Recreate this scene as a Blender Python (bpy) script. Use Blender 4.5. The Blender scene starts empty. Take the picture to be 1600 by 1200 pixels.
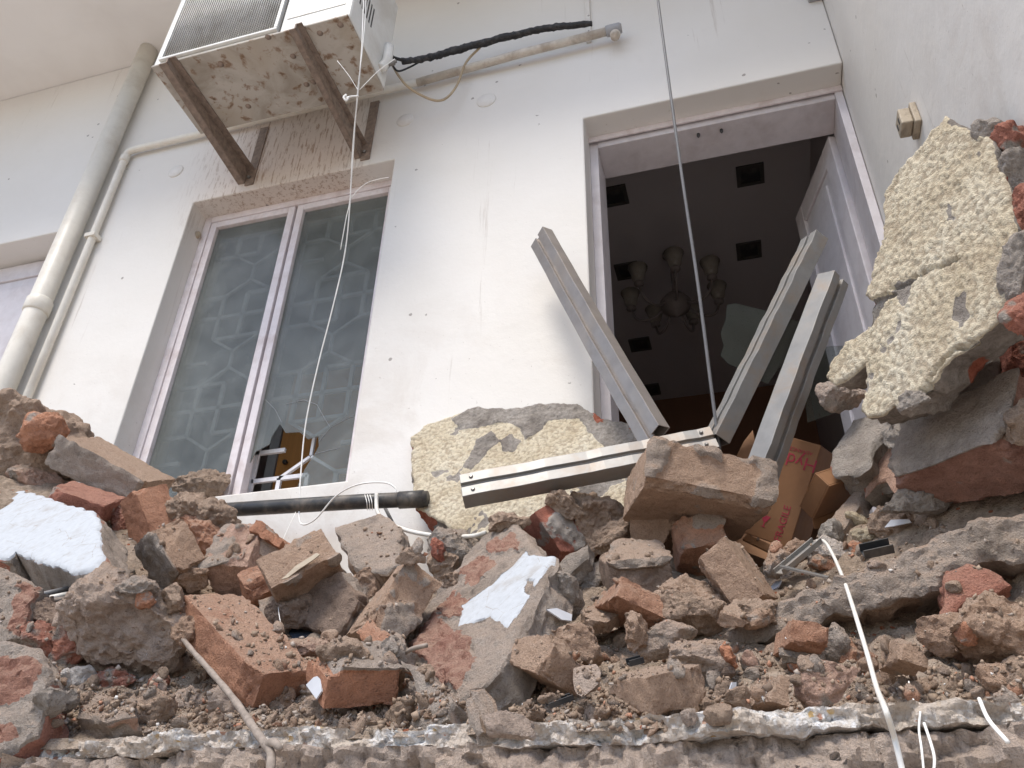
import bpy, bmesh, math, random
import numpy as np
from mathutils import Vector, Matrix
from mathutils.geometry import delaunay_2d_cdt

# ------------------------------------------------------------------ camera, sky, sun, exposure
SC = bpy.context.scene
COL = SC.collection
H = 1.6                                   # eye height above the street
O = np.array([0.0, 0.0, H])
F = 1300.0                                # focal length in pixels of a 1600 px wide picture
M = np.array([[0.96087184, 0.27607428, 0.0225455],      # camera right
              [0.13458931, -0.53647196, 0.83311677],    # camera up
              [-0.24209714, 0.79748406, 0.55263745]])   # camera forward
cam_d = bpy.data.cameras.new('camera'); cam = bpy.data.objects.new('camera', cam_d); COL.objects.link(cam)
cam_d.sensor_width = 36; cam_d.lens = F/1600*36; cam_d.clip_start = 0.02; cam_d.clip_end = 500
R3 = Matrix(((M[0][0], M[1][0], -M[2][0]), (M[0][1], M[1][1], -M[2][1]), (M[0][2], M[1][2], -M[2][2])))
cam.matrix_world = Matrix.Translation(O) @ R3.to_4x4()
SC.camera = cam
SUN_EL, SUN_AZ = math.radians(60), math.radians(195)      # azimuth measured from +Y towards +X
w = bpy.data.worlds.new('World'); SC.world = w; w.use_nodes = True
nt = w.node_tree; bg = nt.nodes['Background']
sky = nt.nodes.new('ShaderNodeTexSky'); sky.sky_type = 'NISHITA'; sky.sun_disc = False
sky.sun_elevation = SUN_EL; sky.sun_rotation = SUN_AZ; sky.air_density = 1.0; sky.dust_density = 1.5; sky.ozone_density = 1.0
nt.links.new(sky.outputs[0], bg.inputs[0]); bg.inputs[1].default_value = 0.105
sl = bpy.data.lights.new('sun', 'SUN'); sl.energy = 1.5; sl.angle = math.radians(20); sl.color = (1, 0.93, 0.83)
sun = bpy.data.objects.new('sun', sl); COL.objects.link(sun)
sd = Vector((math.sin(SUN_AZ)*math.cos(SUN_EL), math.cos(SUN_AZ)*math.cos(SUN_EL), math.sin(SUN_EL)))
sun.rotation_euler = sd.to_track_quat('Z', 'Y').to_euler(); sun.location = (0, -6, 9)
SC.view_settings.view_transform = 'Standard'; SC.view_settings.look = 'None'
SC.view_settings.gamma = 1.0; SC.view_settings.exposure = 1.19
SC.cycles.max_bounces = 7; SC.cycles.diffuse_bounces = 5; SC.cycles.transparent_max_bounces = 12

# ------------------------------------------------------------------ helpers
def ray(px, py):
    return M.T @ np.array([(px-800)/F, -(py-600)/F, 1.0])
def at(px, py, Y):
    d = ray(px, py); return O + d*(Y/d[1])
def atx(px, py, X):
    d = ray(px, py); return O + d*(X/d[0])
def atz(px, py, Z):
    d = ray(px, py); return O + d*((Z-H)/d[2])
def pj(p):
    c = M @ (np.asarray(p, float)-O); return 800+F*c[0]/c[2], 600-F*c[1]/c[2]

def tag(o, label, cat, group=None, kind=None):
    o['label'] = label
    if cat: o['category'] = cat
    if group: o['group'] = group
    if kind: o['kind'] = kind
    return o
def empty(name, loc, label, cat, group=None):
    o = bpy.data.objects.new(name, None); COL.objects.link(o); o.location = Vector([float(v) for v in loc])
    o.empty_display_size = 0.05
    return tag(o, label, cat, group)
def mesh(name, v, f, mat, smooth=False, attrs=None, sharp=0):
    """v: (n,3) array, f: (m,k) array of equal-sized faces or a list of faces"""
    me = bpy.data.meshes.new(name)
    v = np.asarray(v, np.float32)
    if isinstance(f, np.ndarray):
        k = f.shape[1]; m = len(f)
        me.vertices.add(len(v)); me.vertices.foreach_set('co', v.ravel())
        me.loops.add(m*k); me.loops.foreach_set('vertex_index', f.astype(np.int32).ravel())
        me.polygons.add(m); me.polygons.foreach_set('loop_start', np.arange(0, m*k, k, dtype=np.int32))
        me.update(calc_edges=True)
    else:
        me.from_pydata([tuple(map(float, p)) for p in v], [], [tuple(int(i) for i in q) for q in f]); me.update()
    if smooth: me.polygons.foreach_set('use_smooth', [True]*len(me.polygons))
    for n, a in (attrs or {}).items():
        at_ = me.attributes.new(n, 'FLOAT', 'POINT'); at_.data.foreach_set('value', np.asarray(a, np.float32))
    if mat: me.materials.append(mat)
    if sharp: me.set_sharp_from_angle(angle=math.radians(sharp))
    return me
def link(name, me, parent=None, loc=None, rot=None):
    o = bpy.data.objects.new(name, me); COL.objects.link(o)
    if rot is not None or loc is not None:
        o.matrix_world = Matrix.Translation(Vector([float(x) for x in (loc if loc is not None else (0, 0, 0))])) @ (rot.to_4x4() if rot is not None else Matrix())
    if parent is not None:
        o.parent = parent
        o.matrix_parent_inverse = Matrix.Translation(-parent.location) if parent.type == 'EMPTY' else parent.matrix_world.inverted()
    return o
def fixnormals(me):
    bm = bmesh.new(); bm.from_mesh(me); bmesh.ops.recalc_face_normals(bm, faces=bm.faces); bm.to_mesh(me); bm.free()
class MB:
    """collects boxes, tubes, lathes and prisms; build() makes ONE mesh object with its origin at its own centre"""
    def __init__(s): s.v = []; s.f = []
    def add(s, v, f):
        n = len(s.v); s.v += [tuple(map(float, p)) for p in v]; s.f += [tuple(i+n for i in q) for q in f]; return s
    def box(s, a, b):
        x0, y0, z0 = a; x1, y1, z1 = b
        return s.add([(x0,y0,z0),(x1,y0,z0),(x1,y1,z0),(x0,y1,z0),(x0,y0,z1),(x1,y0,z1),(x1,y1,z1),(x0,y1,z1)],
                     [(0,3,2,1),(4,5,6,7),(0,1,5,4),(1,2,6,5),(2,3,7,6),(3,0,4,7)])
    def hexa(s, c):   # 8 corners in box order
        return s.add(c, [(0,3,2,1),(4,5,6,7),(0,1,5,4),(1,2,6,5),(2,3,7,6),(3,0,4,7)])
    def tube(s, pts, r, n=10, cap=True):
        pts = [np.asarray(p, float) for p in pts]; rs = r if hasattr(r, '__len__') else [r]*len(pts)
        v = []; f = []; up = None
        for i, p in enumerate(pts):
            t = pts[min(i+1, len(pts)-1)]-pts[max(i-1, 0)]; t = t/(np.linalg.norm(t)+1e-12)
            if up is None:
                up = np.cross(t, [0.31, 0.2, 0.93]); up /= np.linalg.norm(up)
            up = up-t*np.dot(up, t); up /= np.linalg.norm(up); sd_ = np.cross(t, up)
            for k in range(n):
                a = 2*math.pi*k/n; v.append(p+rs[i]*(math.cos(a)*up+math.sin(a)*sd_))
        for i in range(len(pts)-1):
            for k in range(n):
                f.append((i*n+k, i*n+(k+1) % n, (i+1)*n+(k+1) % n, (i+1)*n+k))
        if cap: f += [tuple(range(n))[::-1], tuple((len(pts)-1)*n+k for k in range(n))]
        return s.add(v, f)
    def lathe(s, base, prof, n=24, axis=(0, 0, 1)):
        ax = np.asarray(axis, float); ax /= np.linalg.norm(ax)
        e1 = np.cross(ax, [0.3, 0.9, 0.1]); e1 /= np.linalg.norm(e1); e2 = np.cross(ax, e1)
        v = []; f = []
        for r, h in prof:
            for k in range(n):
                a = 2*math.pi*k/n; v.append(np.asarray(base)+ax*h+r*(math.cos(a)*e1+math.sin(a)*e2))
        for i in range(len(prof)-1):
            for k in range(n): f.append((i*n+k, i*n+(k+1) % n, (i+1)*n+(k+1) % n, (i+1)*n+k))
        f += [tuple(range(n))[::-1], tuple((len(prof)-1)*n+k for k in range(n))]
        return s.add(v, f)
    def build(s, name, mat, parent=None, smooth=False, bevel=0, center=True, recalc=True):
        v = np.array(s.v); c = (v.min(0)+v.max(0))/2 if center else np.zeros(3)
        me = mesh(name, v-c, s.f, mat, smooth)
        if recalc: fixnormals(me)
        o = link(name, me, parent, c)
        if bevel:
            b = o.modifiers.new('bevel', 'BEVEL'); b.width = bevel; b.segments = 2; b.limit_method = 'ANGLE'; b.angle_limit = math.radians(40)
        return o
def spline(pts, n=8):
    """Catmull-Rom through 3-D points"""
    P = [np.asarray(p, float) for p in pts]; P = [2*P[0]-P[1]]+P+[2*P[-1]-P[-2]]; out = []
    for i in range(1, len(P)-2):
        for k in range(n):
            t = k/n; a, b, c, d = P[i-1], P[i], P[i+1], P[i+2]
            out.append(0.5*((2*b)+(c-a)*t+(2*a-5*b+4*c-d)*t*t+(3*b-a-3*c+d)*t**3))
    out.append(P[-2]); return out

# vectorised gradient-free value noise and cellular noise
def _h(ix, iy, iz, s):
    n = (ix*73856093) ^ (iy*19349663) ^ (iz*83492791) ^ (s*2654435)
    n = (n ^ (n >> 13))*1274126177; n = n ^ (n >> 16)
    n = n*668265263; n = n ^ (n >> 15)
    return (n & 0xffffff)/float(0xffffff)
def vnoise(p, s=0):
    p = np.asarray(p, float); i = np.floor(p).astype(np.int64); f = p-i; f = f*f*f*(f*(f*6-15)+10)
    r = 0
    for dx in (0, 1):
        wx = f[:, 0] if dx else 1-f[:, 0]
        for dy in (0, 1):
            wy = f[:, 1] if dy else 1-f[:, 1]
            for dz in (0, 1):
                wz = f[:, 2] if dz else 1-f[:, 2]
                r = r+wx*wy*wz*_h(i[:, 0]+dx, i[:, 1]+dy, i[:, 2]+dz, s)
    return r*2-1
_A = np.array([[0.36, 0.48, -0.8], [-0.8, 0.6, 0], [0.48, 0.64, 0.6]])
def fbm(p, s=0, o=4, g=0.5):
    p = np.asarray(p, float); r = 0; a = 1.0; t = 0
    for k in range(o):
        r = r+a*vnoise(p, s+k*17); t += a; a *= g; p = (p@_A)*2.03+7.7
    return r/t
def cell(p, s=0):
    """distance to nearest jittered feature point in 3-D, unit grid"""
    p = np.asarray(p, float); i = np.floor(p).astype(np.int64); best = np.full(len(p), 9.0); sec = best.copy()
    for dx in (-1, 0, 1):
        for dy in (-1, 0, 1):
            for dz in (-1, 0, 1):
                c = i+np.array([dx, dy, dz])
                q = c+np.stack([_h(c[:, 0], c[:, 1], c[:, 2], s+k) for k in (1, 2, 3)], 1)
                d = np.sqrt(((p-q)**2).sum(1)); sec = np.minimum(sec, np.maximum(best, d)); best = np.minimum(best, d)
    return best, sec

# ------------------------------------------------------------------ materials
def newmat(name):
    m = bpy.data.materials.new(name); m.use_nodes = True; t = m.node_tree
    return m, t, t.nodes['Principled BSDF'], (lambda ty, **kw: _nd(t, ty, kw))
def _nd(t, ty, kw):
    n = t.nodes.new('ShaderNode'+ty)
    for k, v in kw.items():
        if k.startswith('i_'):
            key = k[2:]; key = int(key) if key.isdigit() else key.replace('_', ' ')
            n.inputs[key].default_value = v
        else: setattr(n, k, v)
    return n
def rampnode(N, stops, interp='LINEAR'):
    r = N('ValToRGB'); r.color_ramp.interpolation = interp; e = r.color_ramp.elements
    while len(e) < len(stops): e.new(0.5)
    for q, (p, c) in zip(e, stops): q.position = p; q.color = (*c, 1) if len(c) == 3 else c
    return r
def mixc(t, N, fac, a, b, mode='MIX'):
    m = N('Mix', data_type='RGBA', blend_type=mode)
    for s_, v in ((0, fac), (6, a), (7, b)):
        if hasattr(v, 'is_output'): t.links.new(v, m.inputs[s_])
        else: m.inputs[s_].default_value = v if s_ == 0 else (*v, 1)
    return m.outputs[2]
def math_(t, N, op, a, b=0.0, c=None, clamp=False):
    m = N('Math', operation=op); m.use_clamp = clamp
    for i, v in enumerate((a, b) if c is None else (a, b, c)):
        if hasattr(v, 'is_output'): t.links.new(v, m.inputs[i])
        else: m.inputs[i].default_value = v
    return m.outputs[0]
def smooth_(t, N, x, lo, hi):
    m = N('MapRange', interpolation_type='SMOOTHSTEP'); t.links.new(x, m.inputs[0])
    m.inputs[1].default_value = lo; m.inputs[2].default_value = hi; return m.outputs[0]
def noise_(t, N, vec, scale, detail=4, rough=0.6, dist=0.0, w=None):
    n = N('TexNoise', i_Scale=scale, i_Detail=detail, i_Roughness=rough, i_Distortion=dist)
    if w is not None: n.noise_dimensions = '4D'; t.links.new(w, n.inputs['W'])
    t.links.new(vec, n.inputs['Vector']); return n.outputs['Fac']
def bump_(t, N, h, strength, dist, prev=None):
    b = N('Bump', i_Strength=strength, i_Distance=dist); t.links.new(h, b.inputs['Height'])
    if prev is not None: t.links.new(prev, b.inputs['Normal'])
    return b.outputs[0]

def make_rubble():
    m, t, P, N = newmat('rubble')
    tc = N('TexCoord'); vec = tc.outputs['Object']; oi = N('ObjectInfo')
    rnd = math_(t, N, 'MULTIPLY', oi.outputs['Random'], 37.0)
    tint = N('Attribute', attribute_type='OBJECT', attribute_name='tint').outputs['Color']
    dusta = N('Attribute', attribute_type='OBJECT', attribute_name='dust').outputs['Fac']
    mort = N('Attribute', attribute_name='mort').outputs['Fac']
    pnt = N('Attribute', attribute_name='pnt').outputs['Fac']
    brk = N('Attribute', attribute_name='brk').outputs['Fac']
    n1 = noise_(t, N, vec, 14, 5, 0.62, 0.3, rnd); n2 = noise_(t, N, vec, 62, 5, 0.7, 0, rnd); n3 = noise_(t, N, vec, 300, 4, 0.75, 0, rnd)
    # body colour with blotches and darker pits
    v1 = rampnode(N, [(0.25, (0.62, 0.58, 0.56)), (0.5, (1, 1, 1)), (0.78, (1.22, 1.16, 1.1))]); t.links.new(n1, v1.inputs[0])
    c = mixc(t, N, 1.0, tint, v1.outputs[0], 'MULTIPLY')
    v2 = rampnode(N, [(0.28, (0.55, 0.52, 0.5)), (0.47, (1, 1, 1)), (0.8, (1.18, 1.16, 1.14))]); t.links.new(n2, v2.inputs[0])
    c = mixc(t, N, 0.8, c, v2.outputs[0], 'MULTIPLY')
    bcol = rampnode(N, [(0.3, (0.27, 0.11, 0.08)), (0.7, (0.50, 0.25, 0.19))]); t.links.new(n2, bcol.inputs[0])
    c = mixc(t, N, smooth_(t, N, math_(t, N, 'ADD', brk, math_(t, N, 'MULTIPLY_ADD', n1, 1.5, math_(t, N, 'MULTIPLY_ADD', n2, 0.7, -1.15))), 0.42, 0.62), c, bcol.outputs[0])
    # mortar that still sticks to it
    mc = rampnode(N, [(0.3, (0.27, 0.24, 0.21)), (0.5, (0.41, 0.375, 0.34)), (0.72, (0.52, 0.485, 0.45))]); t.links.new(n1, mc.inputs[0])
    mcol = mixc(t, N, 0.7, mc.outputs[0], v2.outputs[0], 'MULTIPLY')
    mf = smooth_(t, N, math_(t, N, 'ADD', mort, math_(t, N, 'MULTIPLY_ADD', n2, 0.5, -0.25)), 0.38, 0.62)
    c = mixc(t, N, mf, c, mcol)
    # settled dust
    geo = N('NewGeometry'); sep = N('SeparateXYZ'); t.links.new(geo.outputs['Normal'], sep.inputs[0])
    up = smooth_(t, N, sep.outputs[2], -0.25, 0.9)
    dn = smooth_(t, N, math_(t, N, 'MULTIPLY_ADD', n2, 0.45, math_(t, N, 'MULTIPLY', n1, 0.75)), 0.26, 0.66)
    df = math_(t, N, 'MULTIPLY', math_(t, N, 'MULTIPLY_ADD', up, 0.65, 0.4), dn)
    df = math_(t, N, 'MULTIPLY', df, dusta, clamp=True)
    dcol = mixc(t, N, n3, (0.37, 0.255, 0.185), (0.61, 0.465, 0.365))
    c = mixc(t, N, df, c, dcol)
    v3 = rampnode(N, [(0.30, (0.5, 0.47, 0.45)), (0.47, (1, 1, 1)), (0.7, (1.15, 1.14, 1.12))]); t.links.new(n3, v3.inputs[0])
    c = mixc(t, N, 0.75, c, v3.outputs[0], 'MULTIPLY')
    sp = smooth_(t, N, n3, 0.66, 0.74)                      # tiny pale grains
    c = mixc(t, N, math_(t, N, 'MULTIPLY', sp, 0.35), c, (0.62, 0.56, 0.5))
    # remains of white wall paint
    wn = rampnode(N, [(0.25, (0.30, 0.29, 0.28)), (0.38, (0.42, 0.44, 0.465)), (0.6, (0.46, 0.485, 0.515))]); t.links.new(n2, wn.inputs[0])
    pf = smooth_(t, N, math_(t, N, 'ADD', pnt, math_(t, N, 'MULTIPLY_ADD', n2, 0.3, -0.15)), 0.42, 0.58)
    pe_ = N('TexVoronoi', feature='DISTANCE_TO_EDGE', i_Scale=11.0); t.links.new(vec, pe_.inputs['Vector'])
    pd = math_(t, N, 'MAXIMUM', math_(t, N, 'LESS_THAN', math_(t, N, 'ADD', pe_.outputs['Distance'], math_(t, N, 'MULTIPLY', n2, 0.05)), 0.03), math_(t, N, 'MULTIPLY', smooth_(t, N, n1, 0.52, 0.7), 0.7))
    pc = mixc(t, N, math_(t, N, 'MULTIPLY', pd, 0.6), wn.outputs[0], (0.30, 0.26, 0.22))
    c = mixc(t, N, pf, c, pc)
    t.links.new(c, P.inputs['Base Color']); P.inputs['Roughness'].default_value = 0.92; P.inputs['Specular IOR Level'].default_value = 0.2
    inv = math_(t, N, 'MULTIPLY_ADD', pf, -0.95, 1.0)
    hh = math_(t, N, 'MULTIPLY', math_(t, N, 'MULTIPLY_ADD', n2, 0.75, math_(t, N, 'MULTIPLY', n3, 0.5)), inv)
    t.links.new(bump_(t, N, hh, 1.0, 0.02), P.inputs['Normal'])
    return m
def make_soil():
    m, t, P, N = newmat('soil')
    vec = N('TexCoord').outputs['Object']
    n1 = noise_(t, N, vec, 6, 5, 0.65, 0.4); n2 = noise_(t, N, vec, 55, 5, 0.7); n3 = noise_(t, N, vec, 260, 3, 0.7)
    r = rampnode(N, [(0.25, (0.33, 0.25, 0.19)), (0.5, (0.49, 0.385, 0.30)), (0.75, (0.62, 0.525, 0.435))]); t.links.new(n1, r.inputs[0])
    r2 = rampnode(N, [(0.3, (0.5, 0.48, 0.46)), (0.5, (1, 1, 1)), (0.75, (1.3, 1.28, 1.26))]); t.links.new(n2, r2.inputs[0])
    c = mixc(t, N, 0.9, r.outputs[0], r2.outputs[0], 'MULTIPLY')
    c = mixc(t, N, math_(t, N, 'MULTIPLY', smooth_(t, N, n3, 0.64, 0.72), 0.45), c, (0.55, 0.5, 0.45))
    vo = N('TexVoronoi', i_Scale=60.0); t.links.new(vec, vo.inputs['Vector'])
    cr = rampnode(N, [(0.0, (0.36, 0.13, 0.07)), (0.06, (0.27, 0.2, 0.15)), (1, (0.27, 0.2, 0.15))], 'CONSTANT'); t.links.new(vo.outputs['Color'], cr.inputs[0])
    near = math_(t, N, 'LESS_THAN', vo.outputs['Distance'], 0.28)
    red = math_(t, N, 'MULTIPLY', near, math_(t, N, 'LESS_THAN', N_sep(t, N, vo.outputs['Color']), 0.1))
    c = mixc(t, N, red, c, (0.40, 0.15, 0.085))
    t.links.new(c, P.inputs['Base Color']); P.inputs['Roughness'].default_value = 0.95; P.inputs['Specular IOR Level'].default_value = 0.15
    t.links.new(bump_(t, N, math_(t, N, 'MULTIPLY_ADD', n2, 1.0, math_(t, N, 'MULTIPLY', n3, 0.6)), 1.0, 0.02), P.inputs['Normal'])
    return m
def N_sep(t, N, col):
    s = N('SeparateColor'); t.links.new(col, s.inputs[0]); return s.outputs[0]
def make_roughcast():
    """cream spatter plaster; bare mortar where attribute mort = 1, brick where brk = 1"""
    m, t, P, N = newmat('roughcast_plaster')
    vec = N('TexCoord').outputs['Object']
    mort = N('Attribute', attribute_name='mort').outputs['Fac']; brk = N('Attribute', attribute_name='brk').outputs['Fac']
    cav = N('Attribute', attribute_name='cav').outputs['Fac']
    n1 = noise_(t, N, vec, 9, 5, 0.6); n2 = noise_(t, N, vec, 80, 4, 0.65); n3 = noise_(t, N, vec, 300, 3, 0.7)
    cr = rampnode(N, [(0.3, (0.54, 0.45, 0.315)), (0.5, (0.67, 0.59, 0.445)), (0.75, (0.74, 0.68, 0.55))]); t.links.new(n1, cr.inputs[0])
    # grime lies in the pits between the nodules
    g = smooth_(t, N, math_(t, N, 'MULTIPLY_ADD', n2, 0.55, math_(t, N, 'MULTIPLY', cav, 0.6)), 0.55, 0.95)
    c = mixc(t, N, math_(t, N, 'MULTIPLY', g, 0.7), cr.outputs[0], (0.31, 0.24, 0.17))
    mc = rampnode(N, [(0.3, (0.19, 0.165, 0.145)), (0.5, (0.31, 0.28, 0.25)), (0.72, (0.42, 0.385, 0.35))]); t.links.new(n1, mc.inputs[0])
    md = rampnode(N, [(0.3, (0.6, 0.58, 0.56)), (0.6, (1.1, 1.1, 1.1))]); t.links.new(n2, md.inputs[0])
    mcol = mixc(t, N, 0.9, mc.outputs[0], md.outputs[0], 'MULTIPLY')
    c = mixc(t, N, smooth_(t, N, math_(t, N, 'ADD', mort, math_(t, N, 'MULTIPLY_ADD', n2, 0.4, -0.2)), 0.4, 0.6), c, mcol)
    bc = rampnode(N, [(0.3, (0.26, 0.075, 0.045)), (0.7, (0.42, 0.15, 0.095))]); t.links.new(n2, bc.inputs[0])
    c = mixc(t, N, smooth_(t, N, math_(t, N, 'ADD', brk, math_(t, N, 'MULTIPLY_ADD', n2, 0.5, -0.25)), 0.42, 0.58), c, bc.outputs[0])
    t.links.new(c, P.inputs['Base Color']); P.inputs['Roughness'].default_value = 0.85; P.inputs['Specular IOR Level'].default_value = 0.25
    t.links.new(bump_(t, N, math_(t, N, 'MULTIPLY_ADD', n2, 0.6, math_(t, N, 'MULTIPLY', n3, 0.5)), 1.0, 0.011), P.inputs['Normal'])
    return m
def make_wall():
    m, t, P, N = newmat('white_wall_paint')
    vec = N('TexCoord').outputs['Object']
    n1 = noise_(t, N, vec, 1.3, 4, 0.55); n2 = noise_(t, N, vec, 9, 5, 0.6); n3 = noise_(t, N, vec, 120, 3, 0.6)
    c = mixc(t, N, smooth_(t, N, n1, 0.3, 0.7), (0.69, 0.66, 0.615), (0.73, 0.705, 0.67))
    c = mixc(t, N, math_(t, N, 'MULTIPLY', smooth_(t, N, n2, 0.6, 0.8), 0.10), c, (0.5, 0.44, 0.38))
    # vertical run marks
    mp = N('Mapping'); mp.inputs['Scale'].default_value = (26, 26, 1.1); t.links.new(vec, mp.inputs[0])
    st = noise_(t, N, mp.outputs[0], 1.0, 5, 0.7)
    c = mixc(t, N, math_(t, N, 'MULTIPLY', smooth_(t, N, st, 0.62, 0.72), math_(t, N, 'MULTIPLY', smooth_(t, N, n1, 0.42, 0.58), 0.4)), c, (0.36, 0.30, 0.25))
    # rust splashes below the air conditioner (object space: wall origin is the world origin)
    sx = N('SeparateXYZ'); t.links.new(vec, sx.inputs[0])
    inx = math_(t, N, 'MULTIPLY', smooth_(t, N, sx.outputs[0], -2.5, -2.0), smooth_(t, N, sx.outputs[0], -1.35, -1.6))
    inz = math_(t, N, 'MULTIPLY', smooth_(t, N, sx.outputs[2], 4.1, 4.55), smooth_(t, N, sx.outputs[2], 5.3, 4.9))
    zone = math_(t, N, 'MULTIPLY', inx, inz)
    mp2 = N('Mapping'); mp2.inputs['Scale'].default_value = (70, 70, 9); t.links.new(vec, mp2.inputs[0])
    s2 = noise_(t, N, mp2.outputs[0], 1.0, 4, 0.75)
    c = mixc(t, N, math_(t, N, 'MULTIPLY', zone, math_(t, N, 'MULTIPLY', smooth_(t, N, s2, 0.52, 0.60), 0.9)), c, (0.17, 0.095, 0.05))
    c = mixc(t, N, math_(t, N, 'MULTIPLY', zone, 0.5), c, (0.60, 0.46, 0.37))
    # dust thrown up by the collapse clings to the lower wall
    low = math_(t, N, 'MULTIPLY', smooth_(t, N, sx.outputs[2], 4.1, 2.6), smooth_(t, N, noise_(t, N, vec, 3.2, 6, 0.7, 0.5), 0.46, 0.66))
    c = mixc(t, N, math_(t, N, 'MULTIPLY', low, 0.30), c, (0.42, 0.34, 0.27))
    sp2 = smooth_(t, N, noise_(t, N, vec, 75, 3, 0.7), 0.69, 0.72)
    c = mixc(t, N, math_(t, N, 'MULTIPLY', sp2, math_(t, N, 'MULTIPLY_ADD', smooth_(t, N, sx.outputs[2], 4.3, 2.8), 0.45, 0.12)), c, (0.27, 0.22, 0.18))
    # hairline plaster cracks
    wv = N('TexVoronoi', feature='DISTANCE_TO_EDGE', i_Scale=0.8); wn_ = N('TexNoise', i_Scale=3.0, i_Detail=6.0); t.links.new(vec, wn_.inputs[0])
    wa = N('VectorMath', operation='MULTIPLY_ADD'); t.links.new(wn_.outputs['Color'], wa.inputs[0]); wa.inputs[1].default_value = (0.28,)*3; t.links.new(vec, wa.inputs[2]); t.links.new(wa.outputs[0], wv.inputs['Vector'])
    ck = math_(t, N, 'MULTIPLY', math_(t, N, 'LESS_THAN', wv.outputs['Distance'], 0.0016), smooth_(t, N, n1, 0.5, 0.6))
    c = mixc(t, N, math_(t, N, 'MULTIPLY', ck, 0.0), c, (0.28, 0.24, 0.2))
    # dirt spatter and chips
    vo = N('TexVoronoi', i_Scale=17.0); t.links.new(vec, vo.inputs['Vector'])
    vs = N('SeparateColor'); t.links.new(vo.outputs['Color'], vs.inputs[0])
    dd = math_(t, N, 'ADD', vo.outputs['Distance'], math_(t, N, 'MULTIPLY_ADD', n3, 0.16, -0.08))
    rad = math_(t, N, 'MULTIPLY', math_(t, N, 'POWER', vs.outputs[1], 2.0), 0.17)
    spot = math_(t, N, 'MULTIPLY', math_(t, N, 'LESS_THAN', dd, rad), math_(t, N, 'LESS_THAN', vs.outputs[0], math_(t, N, 'MULTIPLY_ADD', smooth_(t, N, noise_(t, N, vec, 2.4, 3, 0.6), 0.4, 0.68), 0.85, 0.08)))
    c = mixc(t, N, math_(t, N, 'MULTIPLY', spot, 0.7), c, (0.2, 0.17, 0.15))
    t.links.new(c, P.inputs['Base Color']); P.inputs['Roughness'].default_value = 0.6; P.inputs['Specular IOR Level'].default_value = 0.3
    b = bump_(t, N, n2, 0.25, 0.012); b = bump_(t, N, n3, 0.12, 0.003, b); t.links.new(b, P.inputs['Normal'])
    return m
def simple(name, col, rough=0.6, metal=0.0, var=0.12, scale=20, bump=0.0, dirt=None, dirtamt=0.4, spec=0.4, dscale=7, stretch=None):
    m, t, P, N = newmat(name)
    vec = N('TexCoord').outputs['Object']
    if stretch:
        mp = N('Mapping'); mp.inputs['Scale'].default_value = stretch; t.links.new(vec, mp.inputs[0]); vec = mp.outputs[0]
    n1 = noise_(t, N, vec, scale, 5, 0.6); n2 = noise_(t, N, vec, dscale, 5, 0.65, 0.3)
    lo = tuple(max(0, x*(1-var)) for x in col); hi = tuple(min(1, x*(1+var)) for x in col)
    r = rampnode(N, [(0.3, lo), (0.7, hi)]); t.links.new(n1, r.inputs[0]); c = r.outputs[0]
    if dirt: c = mixc(t, N, math_(t, N, 'MULTIPLY', smooth_(t, N, n2, 0.45, 0.7), dirtamt), c, dirt)
    t.links.new(c, P.inputs['Base Color']); P.inputs['Metallic'].default_value = metal; P.inputs['Specular IOR Level'].default_value = spec
    rr = N('MapRange'); t.links.new(n2, rr.inputs[0]); rr.inputs[3].default_value = max(0.02, rough-0.12); rr.inputs[4].default_value = min(1, rough+0.12)
    t.links.new(rr.outputs[0], P.inputs['Roughness'])
    if bump: t.links.new(bump_(t, N, n1, bump, 0.004), P.inputs['Normal'])
    return m
def make_glass(name, see, col, rough=0.25):
    """dusty pane: part of the light goes straight through, the dust film scatters the rest"""
    m, t, P, N = newmat(name)
    vec = N('TexCoord').outputs['Object']; n1 = noise_(t, N, vec, 5, 5, 0.6, 0.4); n2 = noise_(t, N, vec, 160, 2, 0.6)
    r = rampnode(N, [(0.3, tuple(x*0.8 for x in col)), (0.7, tuple(min(1, x*1.25) for x in col))]); t.links.new(n1, r.inputs[0])
    t.links.new(r.outputs[0], P.inputs['Base Color']); P.inputs['Roughness'].default_value = rough; P.inputs['Specular IOR Level'].default_value = 0.5
    tr = N('BsdfTransparent'); tr.inputs[0].default_value = (0.93, 0.96, 0.95, 1); mx = N('MixShader')
    fac = math_(t, N, 'ADD', math_(t, N, 'MULTIPLY_ADD', n1, 0.35, 1-see-0.17), math_(t, N, 'MULTIPLY', smooth_(t, N, n2, 0.66, 0.72), 0.25), clamp=True)
    t.links.new(fac, mx.inputs[0]); t.links.new(tr.outputs[0], mx.inputs[1]); t.links.new(P.outputs[0], mx.inputs[2])
    t.links.new(mx.outputs[0], t.nodes['Material Output'].inputs[0]); return m
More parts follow.
